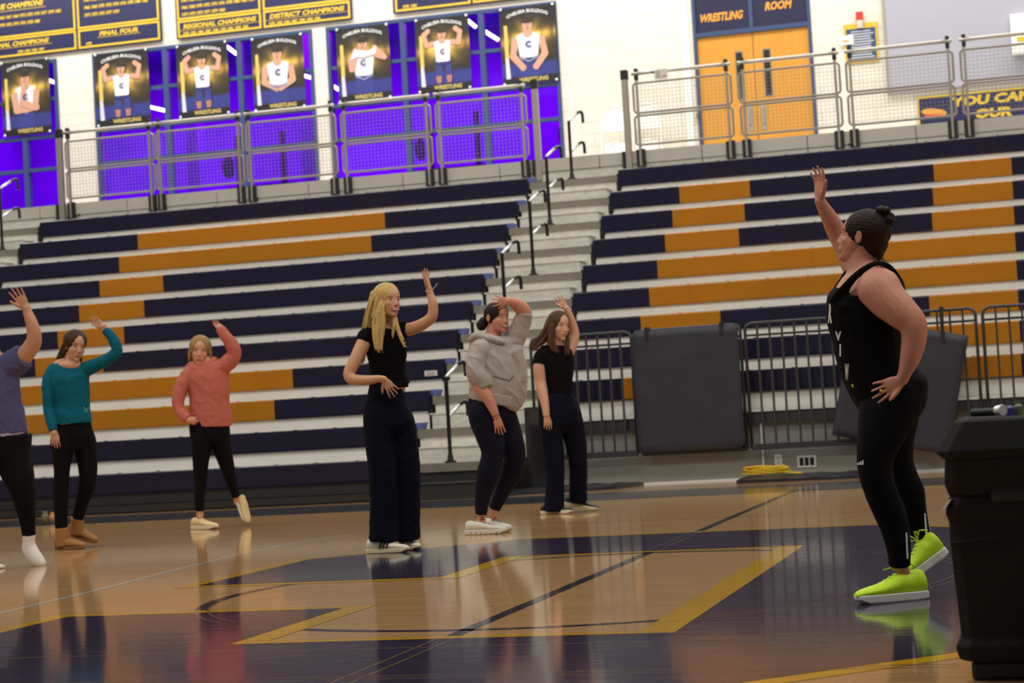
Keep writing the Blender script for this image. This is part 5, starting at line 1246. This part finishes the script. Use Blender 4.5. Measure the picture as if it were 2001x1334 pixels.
# ---------------------------------------------------------------- teal dancer
def teal():
    F = Fig((135, 1072), .98, .0042); r = F.root('dancer in a teal long-sleeved top, black leggings and tan ankle boots, one arm raised')
    sk = skin_mat('skin_teal', rgb(200, 146, 120)); F.frame((147, 676), 60, 34, -3, 8, .0); F.head(.93, False)
    F.skin([(143, 690, .01, 13, 12), (138, 708, .01, 14, 13), (134, 722, .0, 24, 17), (133, 732, -.0, 30, 20)])
    torso = [(132, 715, .01, 34, 14), (131, 724, 0, 40, 19), (132, 740, 0, 42, 25), (138, 765, 0, 37, 26), (140, 790, 0, 34, 26), (140, 808, 0, 37, 30), (141, 826, 0, 38, 32)]
    F.skin(torso, grow=.90); F.blob(F.body, 135, 714, -.028, 22, 11, 13)
    F.skin([(103, 836, -.09, 7, 7), (106, 848, -.13, 7, 7)])
    F.hand((105, 843), (111, 884), (122, 852), -.13, -.15, .82, .10, .5, palm=-1, thumb_out=.4)
    F.skin([(205, 645, -.02, 7, 7), (200, 636, -.03, 7, 7)])
    F.hand((202, 640), (172, 614), (190, 645), -.03, -.04, .82, .10, .5, palm=1, thumb_out=.3)
    ll = [(131, 830, -.01, 18, 20), (126, 845, -.02, 22, 25), (122, 870, -.03, 23, 26), (121, 920, -.03, 15, 19), (119, 960, -.03, 15, 17), (119, 1000, -.03, 13, 14), (120, 1036, -.03, 12, 12)]
    rl = [(152, 830, .02, 18, 20), (159, 845, .05, 22, 25), (166, 870, .06, 23, 25), (172, 920, .06, 18, 20), (170, 950, .06, 17, 18), (159, 985, .09, 13, 14), (152, 1014, .10, 11, 11)]
    F.skin(ll[1:], grow=.84); F.skin(rl[1:], grow=.84)
    F.finish_body(sk)
    tm = cloth_mat('teal_knit', rgb(12, 92, 112), .85, .3)
    q = MB(); F.loft(q, torso, add=.004, cap=False); 
    F.loft(q, [(116, 722, .0, 10, 12), (101, 730, -.01, 13, 15), (94, 750, -.03, 12, 14), (94, 775, -.05, 11, 12), (95, 800, -.06, 10.5, 11), (99, 820, -.09, 9.5, 10), (104, 842, -.12, 8, 8.5)], cap=False, sub=6)
    F.loft(q, [(164, 722, .01, 15, 16), (185, 714, -.01, 13.5, 14), (208, 703, -.03, 12, 13), (228, 686, -.05, 11, 11), (222, 665, -.04, 10, 10), (206, 644, -.02, 8, 8)], cap=False, sub=6)
    tp = remesh(q, 'long_sleeved_top', tm, r, .006, 2, .004, 13, 9)
    bv = bvh_of(tp); q = MB()
    for a, b in ((164, 797), (168, 800), (172, 797), (166, 803), (171, 803)): wrap_quad(q, F, bv, [(a-1.6, b-1.6), (a+1.6, b-1.6), (a+1.6, b+1.6), (a-1.6, b+1.6)], 2, 2)
    q.build('printed_mark', [cloth_mat('pale_print', rgb(90, 150, 160))], tp)
    q = MB(); F.loft(q, [(141, 812, 0, 34.5, 27), (142, 826, 0, 36, 28), (143, 842, 0, 38, 29), (144, 857, 0, 38, 29)]); F.loft(q, ll, cap=False); F.loft(q, rl, cap=False); remesh(q, 'leggings', blk_leg, r, .007, 2, .002, 11)
    hm = hair_mat('hair_long_brown', rgb(66, 46, 34)); q = MB(); F.cap(q, (0, -.019, .034), (.083, .099, .088)); F.capstrands(q, 'down', (0, -.019, .034), (.083, .099, .088))
    F.lock(q, [(134, 660, .0, 6, 12), (129, 676, .02, 8, 13), (123, 690, .02, 8, 10), (116, 702, .02, 6, 6), (110, 711, .02, 4, 4)], 44, 1.5, 2)
    F.lock(q, [(152, 688, .05, 8, 8), (155, 700, .05, 6, 7), (156, 714, .03, 5, 5)], 22, 1.5, 3)
    remesh(q, 'hair', hm, r, .0036, 0)
    F.face(r, iris_b, hm, lip, smile=False)
    tan = mat('tan_suede', rgb(160, 112, 62), .85, bump=.3, bscale=200); ts = mat('tan_sole', rgb(134, 92, 54), .7)
    F.shoe((111, 1074), (164, 1075), .02, -.14, .098, .10, tan, ts, kind='boot', sole_t=.016); q = MB(); F.loft(q, [(121, 1031, -.03, 14, 14), (123, 1050, -.03, 14, 15), (125, 1066, -.03, 15, 16)], cap=False); q.build('boot_shaft', [tan], r, smooth=True)
    F.shoe((136, 1045), (187, 1062), .22, .06, .095, .10, tan, ts, kind='boot', sole_t=.016, up=Vector((.2, 0, 1)), flat=False); q = MB(); F.loft(q, [(151, 1012, .12, 13, 13), (151, 1028, .13, 13, 14), (150, 1042, .14, 14, 15)], cap=False); q.build('boot_shaft', [tan], r, smooth=True)

# ---------------------------------------------------------------- pink hoodie dancer
def pink():
    F = Fig((400, 1033), .96, .0042); r = F.root('dancer in a salmon pink hoodie, black leggings and cream sneakers, one hand on hip')
    sk = skin_mat('skin_pink', rgb(206, 148, 120)); F.frame((391, 685), 56, 6, -4, 2, .0); F.head(.96)
    F.skin([(392, 700, .01, 12, 12), (395, 715, .01, 13, 13)])
    torso = [(396, 707, .0, 24, 15), (398, 716, 0, 38, 20), (404, 732, 0, 42, 26), (408, 755, 0, 40, 28), (409, 780, 0, 38, 28), (410, 805, 0, 40, 29), (411, 822, 0, 40, 29), (411, 831, 0, 39, 28)]
    F.skin(torso, grow=.82)
    F.skin([(366, 818, -.13, 7, 7), (372, 822, -.14, 7, 7)]); F.hand((366, 817), (388, 829), (370, 808), -.14, -.15, .74, .35, .3, palm=-1, thumb_out=.5)
    F.skin([(432, 645, -.04, 7, 7), (428, 638, -.04, 7, 7)]); F.hand((430, 643), (416, 621), (418, 645), -.04, -.04, .66, .25, .3, palm=1, thumb_out=.2)
    ll = [(396, 815, -.01, 18, 20), (392, 832, -.02, 22, 25), (394, 870, -.02, 20, 23), (392, 910, -.02, 15, 17), (391, 945, -.02, 12.5, 14), (390, 975, -.02, 10, 11), (390, 998, -.02, 8.5, 9)]
    rl = [(423, 815, .01, 18, 20), (427, 830, .03, 21, 25), (433, 870, .05, 19, 22), (442, 905, .08, 15, 17), (451, 935, .12, 12, 13), (461, 970, .16, 8, 9)]
    F.skin(ll[1:], grow=.84); F.skin(rl[1:], grow=.84); F.skin([(390, 990, -.02, 6.5, 6.5), (391, 1010, -.02, 7, 7)]); F.skin([(461, 962, .16, 6, 6), (464, 982, .17, 7, 7)])
    F.finish_body(sk)
    pm = cloth_mat('salmon_fleece', rgb(190, 106, 92), .9, .35)
    q = MB(); F.loft(q, torso, add=.005, cap=False)
    F.loft(q, [(384, 722, .0, 12, 14), (370, 730, -.01, 14, 16), (360, 745, -.03, 14, 16), (352, 765, -.05, 13, 15), (348, 787, -.07, 12, 13), (352, 803, -.09, 11, 12), (361, 813, -.12, 10, 10), (368, 818, -.14, 8.5, 8.5)], cap=False, sub=6)
    F.loft(q, [(424, 722, .0, 18, 18), (442, 712, -.02, 16, 16), (458, 693, -.04, 14, 14), (452, 672, -.05, 12.5, 13), (440, 655, -.05, 10.5, 11), (429, 641, -.04, 8.5, 8.5)], cap=False, sub=6)
    F.loft(q, [(436, 735, 0, 10, 16), (434, 755, 0, 12, 20)])
    hd = remesh(q, 'hoodie', pm, r, .006, 2, .006, 10, 3, (1.2, 1.2, .8))
    q = MB(); F.loft(q, [(372, 716, .05, 8, 14), (378, 712, .0, 7, 10), (388, 717, -.06, 4.5, 6), (397, 719, -.072, 4.5, 5), (408, 712, -.05, 6, 7), (418, 706, .0, 8, 10), (416, 704, .06, 7, 12)]); remesh(q, 'hood', pm, hd, .005, 2, .003, 14)
    q = MB(); F.loft(q, [(411, 818, 0, 41, 30), (411, 832, 0, 40, 30)], cap=False); remesh(q, 'waistband', pm, hd, .006, 1, .002, 40)
    bv = bvh_of(hd); q = MB(); wrap_quad(q, F, bv, [(417, 778), (421, 778), (421, 782), (417, 782)], 2, 2); q.build('patch', [cloth_mat('patch', rgb(172, 112, 94))], hd)
    q = MB(); F.loft(q, [(410, 822, 0, 37, 27), (409, 845, 0, 37, 28)]); F.loft(q, ll, cap=False); F.loft(q, rl, cap=False); remesh(q, 'leggings', blk_leg, r, .006, 2, .002, 11)
    hm = hair_mat('hair_dark_blonde', rgb(158, 124, 78)); q = MB(); F.cap(q, (0, -.020, .034), (.087, .098, .088)); F.E(q, (-.080, .0, -.035), (.014, .022, .055)); F.E(q, (.080, -.0, -.025), (.014, .022, .05)); F.E(q, (0, -.075, -.05), (.07, .03, .06)); F.capstrands(q, 'back', (0, -.020, .034), (.087, .098, .088))
    remesh(q, 'hair', hm, r, .0042, 0, .001, 60, 6, (1, 1, .3)); F.face(r, iris_g, mat('brow_dark_blonde', rgb(120, 88, 60), .7), lip, smile=False)
    cr_ = mat('cream_knit', rgb(222, 196, 140), .7, bump=.4, bscale=150); ss = mat('sole_white', rgb(226, 216, 190), .5)
    F.shoe((377, 1034), (424, 1035), .06, -.20, .098, .085, cr_, ss, laces=cr_, sole_t=.026)
    F.shoe((463, 974), (482, 1022), .20, .10, .092, .075, cr_, ss, sole_t=.018, up=(CR*.75+CU*.35-CF*.5), flat=False)

# ---------------------------------------------------------------- dancer cut off at the left edge
def blue():
    F = Fig((66, 1106), 1.05, .0042); r = F.root('dancer in a faded blue T-shirt and black leggings cut off by the left picture edge')
    sk = skin_mat('skin_blue', rgb(190, 136, 104)); F.frame((-28, 652), 68, 20, 0, 0, .0); F.head(1.0)
    F.skin([(-25, 670, .01, 16, 15), (-22, 695, .01, 18, 17), (-20, 710, .0, 40, 24)])
    torso = [(-20, 698, .0, 34, 18), (-18, 712, 0, 50, 26), (-16, 740, 0, 52, 32), (-12, 775, 0, 50, 34), (-8, 810, 0, 54, 36), (-4, 848, 0, 58, 38)]
    F.skin(torso, grow=.82)
    F.skin([(32, 712, .0, 19, 19), (50, 692, -.03, 17, 18), (64, 672, -.05, 16, 16), (67, 655, -.06, 14, 14), (62, 632, -.06, 12, 12), (54, 610, -.05, 9, 9), (51, 600, -.05, 8, 8)], sub=6)
    F.hand((51, 602), (30, 566), (33, 604), -.05, -.05, .95, .12, 1.0, palm=1, thumb_out=.7)
    ra = [(-75, 725, 0, 19, 19), (-95, 770, -.03, 17, 17), (-100, 810, -.08, 14, 14), (-70, 830, -.15, 11, 11), (-50, 828, -.18, 8, 8)]
    F.skin(ra, sub=6); F.hand((-50, 828), (-20, 835), (-55, 815), -.18, -.18, .9, .2, .5, palm=1)
    rl = [(20, 850, .02, 42, 42), (24, 890, .02, 37, 38), (38, 935, .0, 30, 31), (46, 965, .0, 24, 26), (52, 1005, .02, 17, 18), (57, 1046, .04, 13, 13)]
    ll = [(-38, 850, .0, 42, 42), (-50, 900, .0, 36, 36), (-55, 950, .0, 28, 28), (-56, 1000, .0, 24, 24), (-52, 1050, .0, 17, 17), (-50, 1095, .0, 13, 13)]
    F.skin(rl[1:], grow=.86); F.skin(ll[1:], grow=.86)
    F.finish_body(sk)
    bm_ = cloth_mat('faded_blue_cotton', rgb(82, 80, 118), .9)
    q = MB(); F.loft(q, torso, add=.006, cap=False); F.loft(q, [(12, 722, .0, 28, 26), (30, 708, -.01, 27, 25), (46, 696, -.03, 25, 22)], cap=False); F.loft(q, [(-55, 722, .0, 26, 24), (-80, 742, -.02, 24, 22)], cap=False)
    F.loft(q, [(30, 815, .0, 16, 26), (40, 832, .0, 12, 22), (50, 846, .0, 4, 12)])
    sh = remesh(q, 'shirt', bm_, r, .006, 2, .007, 9, 8, (1.4, 1.4, .7))
    q = MB(); F.loft(q, [(-6, 838, 0, 58, 38), (-3, 852, 0, 59, 39), (0, 862, 0, 56, 37)], cap=False); remesh(q, 'undershirt_hem', cloth_mat('lavender_cotton', rgb(176, 168, 196), .9), sh, .006, 2, .004, 14)
    q = MB(); F.loft(q, [(-5, 835, 0, 52, 38), (-8, 870, 0, 58, 42), (-8, 890, 0, 54, 40)]); F.loft(q, rl, cap=False); F.loft(q, ll, cap=False); remesh(q, 'leggings', blk_leg, r, .008, 2, .002, 11)
    hm = hair_mat('hair_plain_brown', rgb(70, 48, 38)); q = MB(); F.cap(q); F.E(q, (0, -.065, -.03), (.07, .05, .07)); remesh(q, 'hair', hm, r, .006, 1, .004, 60)
    F.face(r, iris_b, hm, lip)
    sw = cloth_mat('sock_white', rgb(226, 220, 216), .9)
    q = MB(); F.loft(q, [(57, 1045, .04, 13, 13), (56, 1058, .04, 12, 13), (58, 1072, .04, 15, 14), (66, 1085, .02, 14, 13), (75, 1096, .0, 13, 12), (83, 1102, -.01, 9, 10)], cap=True); F.blob(q, 51, 1070, .05, 9, 10, 10)
    remesh(q, 'sock', sw, r, .0045, 2)
    F.shoe((-60, 1122), (8, 1126), .05, -.05, .09, .085, sw, sw, kind='sock')
instructor(); blonde(); hoodie(); black_girl(); teal(); pink(); blue()
